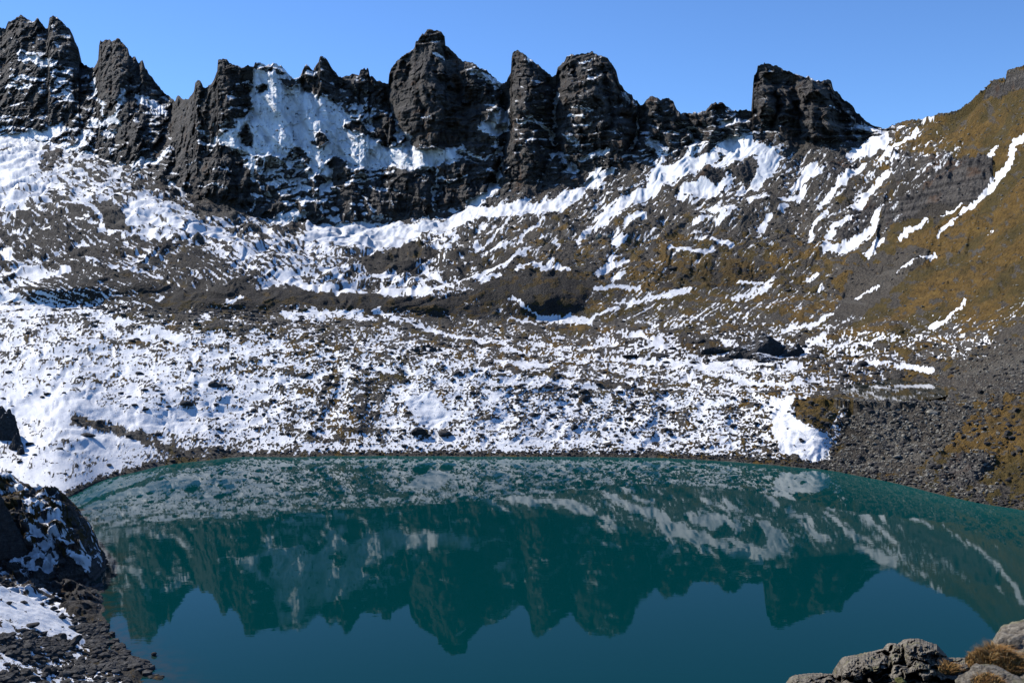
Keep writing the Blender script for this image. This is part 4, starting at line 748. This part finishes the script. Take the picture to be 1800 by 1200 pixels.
NAMED = [
 (326,708,24,.8,'d','largest dark boulder on the open snow of the left mound, casting a short shadow'),(151,766,27,.5,'d','low brown boulder beside the dark gravel streambed on the left'),
 (243,658,17,.8,'d','dark boulder standing alone in thin snow high on the left of the mound'),(377,677,22,.9,'d','cluster head boulder just uphill and right of the largest left mound boulder'),(51,779,17,.8,'d','dark round boulder on the shaded snow at the far left'),
 (190,817,15,.5,'d','small flat dark stone close to the left curve of the shore'),(445,720,14,.8,'d','dark boulder in the snow halfway down the mound, left of the turf ribs'),(535,657,18,.8,'d','dark boulder at the top edge of the brown turf rib'),
 (575,676,18,.9,'d','pair leading boulder beside the turf rib in the middle of the mound'),(590,677,15,.9,'d','upright grey boulder right beside the pair leading boulder on the turf rib'),(383,753,11,.8,'d','small dark boulder above the right end of the gravel streambed'),
 (518,776,11,.8,'d','small boulder low on the mound just above the shore stones'),(736,760,30,.75,'d','wide dark boulder low on the mound, left one of a pair above the middle shore'),(781,762,28,.7,'d','wide dark boulder low on the mound, right one of a pair above the middle shore'),
 (979,661,19,.5,'d','flat boulder at the lip of the mound with a blue shadow under it'),(979,683,19,.7,'d','grey rounded boulder just below the flat lip boulder'),(961,681,18,.6,'d','grey slab boulder left of the rounded one below the lip'),
 (1009,696,14,.8,'d','small dark boulder between the two grey boulder clusters'),(1029,703,22,1.0,'d','upright pale edged boulder in the right hand cluster on the mound'),(1025,688,22,.6,'d','broad flat boulder topping the right hand cluster on the mound'),
 (970,731,16,.8,'d','grey boulder alone in the snow at mid height of the mound'),(1043,713,15,.8,'d','dark boulder touching the lower right side of the right hand cluster'),(1013,722,15,.6,'d','dark flattened boulder below the right hand cluster'),
 (938,730,22,.7,'d','dark boulder with a spread of smaller stones at its foot'),(1011,750,17,.9,'d','tall narrow boulder low on the central mound'),(1071,781,18,.5,'d','low flat boulder just above the shore right of centre'),
 (897,569,18,.6,'d','dark boulder at the foot of the round dark hill'),(990,573,20,.45,'d','smooth dark dome of rock on the ochre turf patch beside the pole'),(1273,632,28,.55,'m','flat mossy boulder left of and below the big crag'),
 (1483,660,24,.6,'d','dark boulder at the left edge of the small pond shore'),(1516,643,27,.7,'m','pale topped boulder behind the small pond'),(1430,627,26,.7,'d','dark pointed boulder right of the big crag in the snow'),
 (1527,709,22,.5,'d','grey slab at the outlet of the small pond'),(1641,725,22,.7,'p','pale grey boulder on the rubble right of the pond'),(1577,803,17,.9,'p','pale boulder standing on the rubble slope above the right shore'),
 (1607,849,10,.9,'p','small tan boulder at the waterline on the right'),(1479,619,14,.8,'d','small dark boulder between the crag and the ochre hump'),(1385,510,15,.8,'d','dark boulder on the ochre slope above the crag'),
 (1182,471,17,.7,'d','black boulder sunk in the brown turf slope above the plain'),(1185,506,14,.8,'d','black boulder at the foot of the brown turf slope'),(1768,750,8,.9,'d','tiny black boulder on the ochre bank at the far right'),
 (1345,350,14,.8,'d','dark boulder below the big snow patch of the right talus'),(560,580,22,.5,'m','brown flat boulder at the foot of the moraine'),(1098,412,10,.9,'d','small dark boulder right of the three pale knobs'),
 (1180,395,12,.8,'p','pale boulder high on the talus above the turf slope'),(530,545,20,.6,'m','brown block embedded in the dark moraine'),(1105,625,30,.45,'d','long dark boulder at the left of the stony plain'),(1165,622,34,.4,'d','long low boulder in the middle of the stony plain'),(1230,600,22,.6,'m','mossy boulder at the left foot of the big crag')]
for px_, py_, w_, asp, mt, lab in NAMED: place_boulder(px_, py_, w_, mt, None, asp, lab)
for px_, y_, w_, lab in ((1034,416,13,'left one of three pale rock knobs sticking out of the talus'),(1052,415,14,'middle one of three pale rock knobs sticking out of the talus'),(1069,418,12,'right one of three pale rock knobs sticking out of the talus')):
    place_boulder(px_, y_, w_, 'p', None, 1.5, lab, name='pale_boulder')

# clusters of individual boulders by district
LM = [(326,708,'largest boulder of the left mound'),(151,766,'low boulder beside the gravel streambed'),(243,658,'lone boulder high on the left mound'),(377,677,'boulder right above the largest left one'),
 (445,720,'boulder left of the turf ribs'),(383,753,'small boulder above the streambed end'),(575,676,'paired boulders beside the turf rib'),(736,760,'wide paired boulders low on the mound'),(979,661,'flat boulder on the mound lip'),
 (1029,703,'upright boulder of the right hand cluster'),(970,731,'grey boulder alone in mid mound'),(938,730,'boulder with stones at its foot'),(1011,750,'tall narrow boulder low on the mound'),(1071,781,'low flat boulder near the shore'),(1340,600,'large peaked crag'),
 (1273,632,'mossy boulder below the big crag'),(1483,660,'boulder at the left pond shore'),(1516,643,'pale topped boulder behind the pond'),(1430,627,'pointed boulder right of the crag'),(1527,709,'grey slab at the pond outlet'),(1641,725,'pale boulder right of the pond'),
 (1577,803,'pale boulder above the right shore'),(1607,849,'tan boulder at the waterline'),(1105,625,'long dark boulder of the plain'),(1165,622,'long low boulder of the plain'),(1345,350,'dark boulder of the right talus'),(1180,395,'pale boulder high on the talus'),
 (128,1140,'pointed leaning slab'),(54,1102,'block topping the rubble heap'),(168,1150,'grey block right of the slab'),(250,1158,'dark rock in the shallows'),(148,1072,'block at the black spur foot'),(1230,600,'mossy boulder left of the crag')]
ORD = ['nearest','second','third','fourth','fifth','sixth','seventh','eighth','ninth','tenth','eleventh','twelfth','thirteenth','fourteenth','fifteenth','sixteenth','seventeenth','eighteenth','nineteenth','twentieth']
PENDING = []
def scatter(n, region, smin, smax, mat, label, group, near=False, power=2.2, asp=(.5, 1)):
    xs = [p[0] for p in region]; ys = [p[1] for p in region]; c = 0; t = 0
    while c < n and t < n * 40:
        t += 1; x_ = random.uniform(min(xs), max(xs)); y_ = random.uniform(min(ys), max(ys))
        if not inpoly(np.array([x_]), np.array([y_]), region)[0]: continue
        if any(abs(q[0] - x_) < 5 and abs(q[1] - y_) < 4 for q in PENDING): continue
        sz = smin + (smax - smin) * random.random() ** power; a_ = random.uniform(*asp)
        o = place_boulder(x_, y_, sz, mat, None, a_, label, group, near, seat=.0); c += 1; PENDING.append((x_, y_, o, sz, a_, mat))
def label_scattered():
    B = {}
    for x_, y_, o, sz, a_, mt in PENDING:
        k = min(range(len(LM)), key=lambda i: math.hypot(LM[i][0] - x_, (LM[i][1] - y_) * 1.3)); dx, dy = x_ - LM[k][0], y_ - LM[k][1]
        d = ['right of','lower right of','below','lower left of','left of','upper left of','above','upper right of'][int(((math.degrees(math.atan2(dy, dx)) + 22.5) % 360) // 45)]
        B.setdefault((k, d), []).append((math.hypot(dx, dy), o, sz, a_, mt))
    for (k, d), L_ in B.items():
        for r_, (_, o, sz, a_, mt) in enumerate(sorted(L_, key=lambda q: q[0])):
            col_ = {'d': 'dark', 'm': 'brown', 'p': 'grey'}[mt]; size_ = 'small' if sz < 8 else ('medium' if sz < 12 else 'large')
            o['label'] = f"{size_} {col_} boulder, {ORD[min(r_, 19)]} one {d} the {LM[k][2]}"
scatter(46, [(880,660),(1000,650),(1160,700),(1240,760),(1200,800),(960,795),(900,720)], 5, 14, 'd', 'dark boulder among the snow on the central part of the mound', 'boulders on the central mound')
scatter(30, [(330,640),(470,620),(560,660),(520,780),(380,790),(300,700)], 4, 10, 'd', 'small dark boulder on the open snow of the left mound', 'small boulders on the left mound')
scatter(20, [(540,640),(700,640),(700,780),(560,780)], 5, 12, 'm', 'brown boulder among the turf ribs of the mound', 'boulders among the turf ribs')
scatter(34, [(1040,590),(1290,600),(1290,660),(1050,650)], 6, 16, 'd', 'dark boulder on the flat stony plain left of the big crag', 'boulders on the stony plain')
scatter(26, [(1400,600),(1640,620),(1560,655),(1400,665)], 6, 15, 'd', 'dark boulder in the snow between the big crag and the pond', 'boulders between crag and pond')
scatter(50, [(1470,720),(1700,700),(1740,740),(1640,830),(1470,825)], 4, 11, 'p', 'grey boulder on the rubble slope above the right shore', 'boulders on the right rubble slope')
scatter(18, [(1150,340),(1420,330),(1450,420),(1200,430)], 4, 10, 'd', 'dark boulder on the high talus below the isolated block', 'boulders on the high talus')

# (labels of the scattered boulders are written once all of them stand)
# fine rubble: real stones joined, too many to count
LOWV = [rock_shape(700 + q, 1, 7, .12, .7) for q in range(6)]
def rubble(name, pts, sizes, mat, label):
    Vs = []; Fs = []; off = 0; r = RS
    for (p, s_) in zip(pts, sizes):
        v, f = LOWV[r.randint(6)]; a = r.uniform(0, 6.28); c_, s2 = math.cos(a), math.sin(a); sc = s_ * r.uniform(.75, 1.25, 3)
        w_ = v * sc; w_ = np.stack([w_[:, 0] * c_ - w_[:, 1] * s2, w_[:, 0] * s2 + w_[:, 1] * c_, w_[:, 2]], -1) + p
        Vs.append(w_); Fs.append(f + off); off += len(v)
    o = mesh_obj(name, np.concatenate(Vs), np.concatenate(Fs), mat, smooth=False); tag(o, label, 'rubble', kind='stuff'); return o
vis_i = np.arange(NR)
pyc = PYn; front = (NYr < 1)
def sheet_pts(n, wfun):
    wgt = wfun(PXn[:isk], PYn[:isk], s[:isk], SEG[:isk][:, None]) * (Z[:isk] > .15); wgt = np.clip(wgt, 0, None).ravel().astype(float); wgt /= wgt.sum()
    id_ = RS.choice(len(wgt), n, p=wgt); base = V[:isk].reshape(-1, 3)[id_]; nxt = V[1:isk + 1].reshape(-1, 3)[id_]
    return base + (nxt - base) * RS.rand(n, 1) + RS.normal(size=(n, 3)) * np.array([.3, .1, 0])
wm = lambda x, y, s_, sg: ((sg >= 1) & (sg <= 3)) * (x > -50) * (x < 1850) * np.where(s_ < 0, 1.0, .42) * (Z[:isk] > .4) * np.clip(1.2 - cov[:isk], .08, 1)
pp = sheet_pts(9000, wm); rubble('scattered_stones', pp, (.22 + .75 * RS.rand(len(pp)) ** 5 * 2) * (pp[:, 1] / 400), M_boulder, 'countless small dark stones scattered over the mound and plain')
ws = lambda x, y, s_, sg: (sg == 1) * (x > 100) * (x < 1850) * (Z[:isk] < 1.6)
pp = sheet_pts(3000, ws); rubble('shore_stones', pp, .18 + .5 * RS.rand(len(pp)) ** 3, M_mossy, 'narrow band of brown stones along the far waterline')
wr2 = lambda x, y, s_, sg: np.where(g[:isk] > .05, .12, 1.0) * (pd[:isk] > 1.1) * ((sg >= 1) & (sg <= 4)) * (((x > 1450) & (x < 1760) & (y > 695) & (x - 1450 > (y - 820) * .2)) | ((x > 1640) & (y > 600) & (y < 700)))
pp = sheet_pts(7000, wr2); rubble('slope_rubble', pp, (.15 + .6 * RS.rand(len(pp)) ** 4), M_pale, 'loose grey rubble covering the right bank above the lake')
wt = lambda x, y, s_, sg: ((sg >= 5) & (sg <= 8)) * (s_ < 0) * (x > 0) * (x < 1700) * (1 - g[:isk].clip(0, 1) * 1.5)
pp = sheet_pts(6000, wt); rubble('talus_blocks', pp, (.5 + 2.0 * RS.rand(len(pp)) ** 6) * (pp[:, 1] / 900), M_boulder, 'loose blocks spread over the high scree')

wg = lambda x, y, s_, sg: ((sg >= 3) & (sg <= 9)) * (s_ < 0) * (x > 850) * (x < 1850) * (g[:isk].clip(0, 1) + .15) * (cliff[:isk] < .3)
pp = sheet_pts(4500, wg); rubble('pale_stones', pp, (.25 + 1.2 * RS.rand(len(pp)) ** 6) * (pp[:, 1] / 700), M_pale, 'pale stones strewn over the ochre turf and scree')
# big crag right of the centre
def crag_thing(name, px, py, wd, h_px, seed, mat, label, near=False, sub=5, flat=1.0, dy=0, cuts=16, yasp=.6):
    p, i, j = (lspot if near else spot)(px, py); sc = p[1] / F
    v, f = rock_shape(seed, sub, cuts, .16, 1.0)
    v = v * (1 + .10 * n3(v, 9, seed)[:, None] + .06 * n3(v, 18, seed + 3)[:, None])
    v = v * np.array([wd / 2 * sc * 1.15, wd / 2 * sc * yasp, h_px * sc * 1.05 * flat])
    o = mesh_obj(name, v, f, mat, smooth=False); o.location = (p[0], p[1] + dy, p[2] + h_px * sc * .12); tag(o, label, 'rock outcrop'); return o
def crag_multi(name, blocks, seed, mat, label, near=False):
    t = None
    for q, (px, py, wd, hp, dy) in enumerate(blocks):
        p, i, j = (lspot if near else spot)(px, py); sc = p[1] / F
        v, f = rock_shape(seed + q, 4, 12, .11, 1.0); v = v * (1 + .08 * n3(v, 7, seed)[:, None])
        top = np.clip(v[:, 2], 0, 1); v = v * np.array([wd / 2 * sc * 1.15, wd / 2 * sc * .75, hp * sc * 1.15]); v[:, 0] *= 1 - .25 * top; v[:, 2] += v[:, 0] * random.uniform(-.3, .3)
        if t is None: t = tag(empty(name, p), label, 'rock outcrop'); o0 = p
        mesh_obj('rock_block', v + p - o0 + np.array([0, dy, 0]), f, mat, t, smooth=False)
    return t
crag_multi('rock_outcrop', [(1340,624,74,36,6),(1318,625,60,27,2),(1298,625,44,17,0),(1356,624,50,34,8),(1376,624,44,30,8),(1394,625,40,27,4),(1408,624,26,18,4),(1286,625,24,8,0),(1346,630,60,11,-2)], 901, M_boulder_sn, 'largest dark crag, with a peaked top, standing in the snow of the plain')
crag_thing('rock_outcrop', 1262, 618, 50, 14, 905, M_mossy, 'low mossy outcrop in front of the large crag on its left')
crag_multi('rock_outcrop', [(745,616,14,9,0),(730,618,14,7,1),(760,617,16,8,0),(772,618,12,6,2),(718,619,11,5,0),(752,612,12,9,4),(738,622,10,4,-2)], 931, M_scree, 'low pile of grey blocks at the edge of the snowy mound')
crag_multi('rock_outcrop', [(4,776,40,50,3),(26,786,26,26,0),(42,792,18,12,-2),(-24,770,50,60,6)], 941, M_boulder_sn, 'black outcrop at the left edge above the shaded snow')
crag_thing('rock_outcrop', 10, 950, 76, 84, 915, M_boulder, 'black bulging rock wall at the left edge on the spur', near=True, yasp=.45, dy=-2)
crag_thing('rock_outcrop', 20, 856, 40, 18, 917, M_boulder, 'dark flat block on the crest of the left spur', near=True)

# near left rubble
for px_, py_, w_, asp, k_, lab in ((128,1140,36,1.2,2,'pointed slab leaning up from the near left rubble'),(92,1136,30,.8,1,'dark block left of the pointed slab'),(108,1126,18,.9,4,'dark stone wedged behind the pointed slab'),(54,1102,26,.7,3,'dark block at the top of the near rubble heap'),
    (168,1150,20,.9,5,'grey block on the rubble right of the pointed slab'),(250,1158,26,.7,6,'dark rounded rock standing in the shallows'),(228,1152,14,.9,0,'small dark rock at the edge of the shallows'),(271,1148,11,.9,4,'reddish stone alone in the water off the near shore'),(148,1072,18,.8,2,'dark block at the water edge below the black spur'),(15,1060,14,.6,1,'small stone on the near snow bank at the left edge')):
    o = place_boulder(px_, py_, w_, 'd', k_, asp, lab, near=True, seat=.25)
    if 'leaning' in lab: o.rotation_euler = (0.1, -.75, .2); o.scale = (o.scale[0] * 1.15, o.scale[1] * .5, o.scale[2] * .5)
    if 'shallows' in lab or 'water off' in lab:
        q = unproj_water([px_], [py_ + w_ * .3])[0]; o.location = (q[0], q[1], .25 * o.scale[2])
scatter(80, [(0,1112),(60,1118),(180,1142),(260,1195),(280,1200),(0,1200)], 7, 24, 'd', 'dark angular block in the rubble of the near left shore', 'blocks of the near left rubble', near=True, power=2.0)
scatter(26, [(60,1062),(120,1040),(172,1020),(186,1060),(190,1096),(120,1092)], 6, 18, 'd', 'dark block', 'blocks at the foot of the black spur', near=True)
lw_ = 1.0 * (lseg <= 3)[:, None] * (lz > -.1) * (lpx > -60) * np.where(ls < -.04, 1.0, .04) * (np.where(lpy > 1100, 1.0, .30)) * np.clip(.35 + .9 * fbm(lx / 6, ly / 6, 2, 230), .05, 2); lw_ = lw_[:-1].ravel() / lw_[:-1].sum()
id_ = RS.choice(len(lw_), 10000, p=lw_); base = LV[:-1].reshape(-1, 3)[id_]; pp = base + (LV[1:].reshape(-1, 3)[id_] - base) * RS.rand(10000, 1) + RS.normal(size=(10000, 3)) * np.array([.12, .12, 0])
rubble('bank_rubble', pp, .07 + 1.0 * RS.rand(10000) ** 6, M_scree, 'countless dark stones of the near left shore')

# ------------------------------------------------------------------ pole on the plain and cairn on the tower
M_pole = rock_mat('weathered_wood', .3, (.03, .025, .02), (.06, .05, .04), (.1, .085, .07))
def box(name, lo, hi, mat, parent):
    x0, y0, z0 = lo; x1, y1, z1 = hi
    v = [(x0,y0,z0),(x1,y0,z0),(x1,y1,z0),(x0,y1,z0),(x0,y0,z1),(x1,y0,z1),(x1,y1,z1),(x0,y1,z1)]
    return mesh_obj(name, v, [(0,3,2,1),(4,5,6,7),(0,1,5,4),(1,2,6,5),(2,3,7,6),(3,0,4,7)], mat, parent, smooth=False)
def tube(name, r0, r1, h, mat, parent, n=10):
    a = np.linspace(0, 2 * math.pi, n, endpoint=False); v = [(r0*math.cos(t), r0*math.sin(t), -.4) for t in a] + [(r1*math.cos(t), r1*math.sin(t), h) for t in a] + [(0, 0, h + r1 * .4)]
    f = [(i, (i+1) % n, n + (i+1) % n, n + i) for i in range(n)]
    me = bpy.data.meshes.new(name); me.from_pydata(v, [], f + [(n + i, n + (i+1) % n, 2*n) for i in range(n)]); me.materials.append(mat)
    return link(bpy.data.objects.new(name, me), parent)
p, _, _ = spot(981, 574)
t = tag(empty('marker_pole', p), 'thin dark pole with short crossarm standing on the plain', 'pole')
hh = 24 * p[1] / F
tube('post', .26, .18, hh, M_pole, t); box('crossarm', (-1.0, -.12, hh * .90), (1.3, .12, hh * .90 + .3), M_pole, t); box('insulator', (.9, -.08, hh * .90 + .3), (1.06, .08, hh * .90 + .75), M_pole, t)
pt = unproj([1344], [113.5], [935])[0]; i_ = np.argmin(np.abs(cols - 1344)); 
t = tag(empty('summit_cairn', (pt[0], pt[1], pt[2] - .4)), 'tiny stone cairn on the summit of the isolated block tower', 'cairn')
zz = 0
for q, sz in enumerate((1.0, .8, .6, .42)):
    o = bpy.data.objects.new('stone', BM[(q, 'd')]); o.scale = (sz, sz, sz * .9); o.location = (.1 * (-1) ** q, 0, zz + sz * .3); o.rotation_euler = (0, 0, q); link(o, t); zz += sz * .75

# ------------------------------------------------------------------ foreground rocks and grass, bottom right
def fg_rock(px, py, wpx_, hpx_, D, seed, label, tiltv=(0, 0, 0), cuts=14, yk=1.0, mat=None):
    c = unproj([px], [py], [D])[0]; sc = D / F
    v, f = rock_shape(seed, 6, cuts + 8, .07, 1.0)
    r2 = n3(v, 7, seed + 1) * .025 + n3(v, 15, seed + 2) * .022 + n3(v, 34, seed + 4) * .018 - .07 * np.clip(.12 - np.abs(n3(v, 3.0, seed + 9)), 0, 1) / .12
    v = v * (1 + r2[:, None]); v = v * np.array([wpx_ / 2 * sc * 1.18, wpx_ / 2 * sc * yk, hpx_ / 2 * sc * 1.25])
    o = mesh_obj('lichen_boulder', v, f, mat or M_fg, smooth=True); o.location = c; o.rotation_euler = tiltv
    tag(o, label, 'boulder'); return o
SIL = [(1360,1230),(1385,1202),(1393,1190),(1400,1187),(1420,1184),(1440,1183),(1470,1185),(1478,1186),(1480.5,1162),(1486,1155),(1500,1152),(1512,1150),(1530,1146),(1545,1143),(1555,1140),(1561,1143),(1563,1133),(1569,1129.5),(1578,1131),(1583,1133),(1590,1127),(1597,1122.5),(1617,1122),(1625,1125),(1647,1132),(1657,1143),(1668,1156),(1695,1156),(1708,1158),(1730,1162),(1800,1166),(1900,1160),(1960,1170)]
fc = np.arange(1362, 1958, .9); sil = np.interp(fc, *zip(*SIL)) + .7 * fbm(fc / 4, fc * 0, 3, 600)
NF = 210; ft = (np.arange(NF) / (NF - 1.0))[:, None]; FPX = fc[None] + 0 * ft; FPY = sil[None] * (1 - ft) + 1310 * ft
FD = 6.25 - 1.75 * ft ** .85 + 0 * FPX
w1 = FPX + 7 * fbm(FPX / 30, FPY / 30, 3, 601); w2 = FPY + 7 * fbm(FPX / 30, FPY / 30, 3, 602); grow = sstep(0, .05, ft)
rl = .20 * cells((w1 + .4 * w2) / 62, w2 / 26, 610, .9) + .085 * cells((w1 + .5 * w2) / 24, w2 / 10, 611, .9) + .035 * cells(w1 / 9, w2 / 5, 612, .8) + .012 * fbm(FPX / 3, FPY / 3, 3, 613) + .05 * fbm(FPX / 40, FPY / 22, 2, 614)
rl = .7 * rl + .3 * smooth1(smooth1(rl, 1), 1, 1)
for pts, wd, dep in (([(1560,1140),(1566,1165),(1548,1185),(1520,1196)],3.5,.22),([(1583,1132),(1590,1150),(1588,1166),(1560,1172)],3.5,.26),([(1668,1157),(1640,1160),(1600,1168),(1588,1176)],4,.14),([(1500,1196),(1440,1190),(1480,1187)],3,.18),([(1478,1186),(1530,1204),(1570,1210)],3.5,.2),([(1660,1172),(1700,1178),(1760,1172)],3,.12),([(1600,1185),(1640,1195),(1690,1192)],3,.14),([(1716,1158),(1740,1185),(1730,1215)],4,.15)):
    rl -= dep * np.exp(-(dist_line(w1, w2, pts) / wd) ** 2)
for cx, cy, rx, ry, dep in ((1522,1172,46,24,.20),(1573,1150,13,22,.16),(1622,1146,44,26,.26),(1430,1205,50,20,.2),(1578,1176,16,11,.12),(1620,1180,40,10,.12),(1690,1170,34,12,.1)):
    rl += dep * np.sqrt(np.clip(1 - ((w1 - cx) / rx) ** 2 - ((w2 - cy) / ry) ** 2, 0, 1))
FP = unproj(FPX.ravel(), FPY.ravel(), (FD - grow * rl).ravel()).reshape(NF, len(fc), 3)
back = []
for dy, dz in ((.9, -1.2), (.45, -.45), (.18, -.12), (.06, -.02)): q = FP[0].copy(); q[:, 1] += dy; q[:, 2] += dz; back.append(q)
FPF = np.concatenate([np.array(back), FP])
tag(mesh_obj('rock_outcrop', FPF.reshape(-1, 3), grid_quads(*FPF.shape[:2])[:, :, ::-1].reshape(-1, 4), M_fg, smooth=False), 'fractured lichen covered rock outcrop along the bottom right of the foreground', 'rock outcrop')
fg_rock(1806, 1137, 190, 104, 5.7, 957, 'large dark sided boulder at the right edge above the grass tuft', (.1, -.25, .2))
fg_rock(1745, 1212, 130, 76, 4.9, 958, 'smooth pale grey slab in front of the grass tuft', (.1, -.1, .2), 8)
fg_rock(1840, 1215, 140, 80, 4.9, 960, 'foreground boulder at the bottom right corner', (.1, .1, .3))
mo = fg_rock(1583, 1196, 18, 14, 4.6, 961, 'small round stone with green moss on the foreground rocks', (0, 0, 0), 6, 1, rock_mat('green_moss', .05, (.07, .07, .02), (.16, .15, .04), (.26, .24, .09)))
mo.name = 'mossy_stone'
m = NB('dry_grass'); oi = m.n('ShaderNodeAttribute', attribute_name='masks'); cs = m.n('ShaderNodeSeparateColor', i_0=oi.outputs['Color']).outputs
m.set('Base Color', m.ramp(cs[0], [(0, (.07, .03, .008)), (.35, (.26, .11, .018)), (.7, (.42, .22, .045)), (1, (.50, .38, .18))])); m.set('Roughness', .8); M_grass = m.m
def tuft(px, py, wpx_, D, n, hgt, label, seed):
    r = np.random.RandomState(seed); c = unproj([px], [py], [D])[0]; R_ = wpx_ / 2 * D / F; Vs = []; Fs = []; Ms = []
    for q in range(n):
        a = r.uniform(0, 6.28); rr = R_ * math.sqrt(r.rand()); bx, by = rr * math.cos(a), rr * math.sin(a)
        L_ = hgt * r.uniform(.4, 1.15) * (1.1 - .5 * rr / R_); ck = _h(np.array([int(bx / R_ * 4 + 9)]), np.array([int(by / R_ * 4 + 9)]), seed)[0] - .5; lean = np.array([bx / R_ * .5 + r.normal() * .28 + ck * 1.3 + .25, by / R_ * .5 + r.normal() * .28 - ck, 1.0]); L_ *= .65 + abs(ck) * 1.2; wv = r.uniform(.0012, .0026); wa = r.uniform(0, 3.14)
        wd = np.array([math.cos(wa), math.sin(wa), 0]) * wv; b = len(Vs); cval = np.clip(r.normal(.5, .25), 0, 1)
        base = np.array([bx, by, R_ * .45 * (1 - (rr / R_) ** 2)])
        for k_ in range(4):
            t_ = k_ / 3; pnt = base + lean * L_ * t_ * np.array([t_ * .8 + .2, t_ * .8 + .2, 1 - .35 * t_ * t_])
            Vs += [pnt - wd * (1 - t_ * .9), pnt + wd * (1 - t_ * .9)]; Ms += [(cval, 0, 0, 1)] * 2
        for k_ in range(3): Fs.append((b + 2*k_, b + 2*k_ + 1, b + 2*k_ + 3, b + 2*k_ + 2))
    t0 = tag(empty('grass_tuft', c), label, 'grass'); o = mesh_obj('blade', Vs, Fs, M_grass, t0, masks=Ms); o.name = 'blades'; o['kind'] = 'stuff'
    v, f = rock_shape(seed, 3, 3, .1, .5); mound = mesh_obj('sod', v * np.array([R_ * .95, R_ * .95, R_ * .75]), f, M_sod, t0); return t0
M_sod = rock_mat('sod', .05, (.02, .013, .006), (.06, .035, .012), (.12, .07, .02))
tuft(1750, 1168, 100, 5.4, 5600, .062, 'large orange brown grass tuft between the foreground rocks', 31)
tuft(1668, 1178, 34, 5.2, 700, .045, 'small dark grass tuft in the hollow between foreground rocks', 32)
tuft(1738, 1203, 60, 4.55, 900, .035, 'short pale grass growing on the smooth foreground slab', 33)

label_scattered()
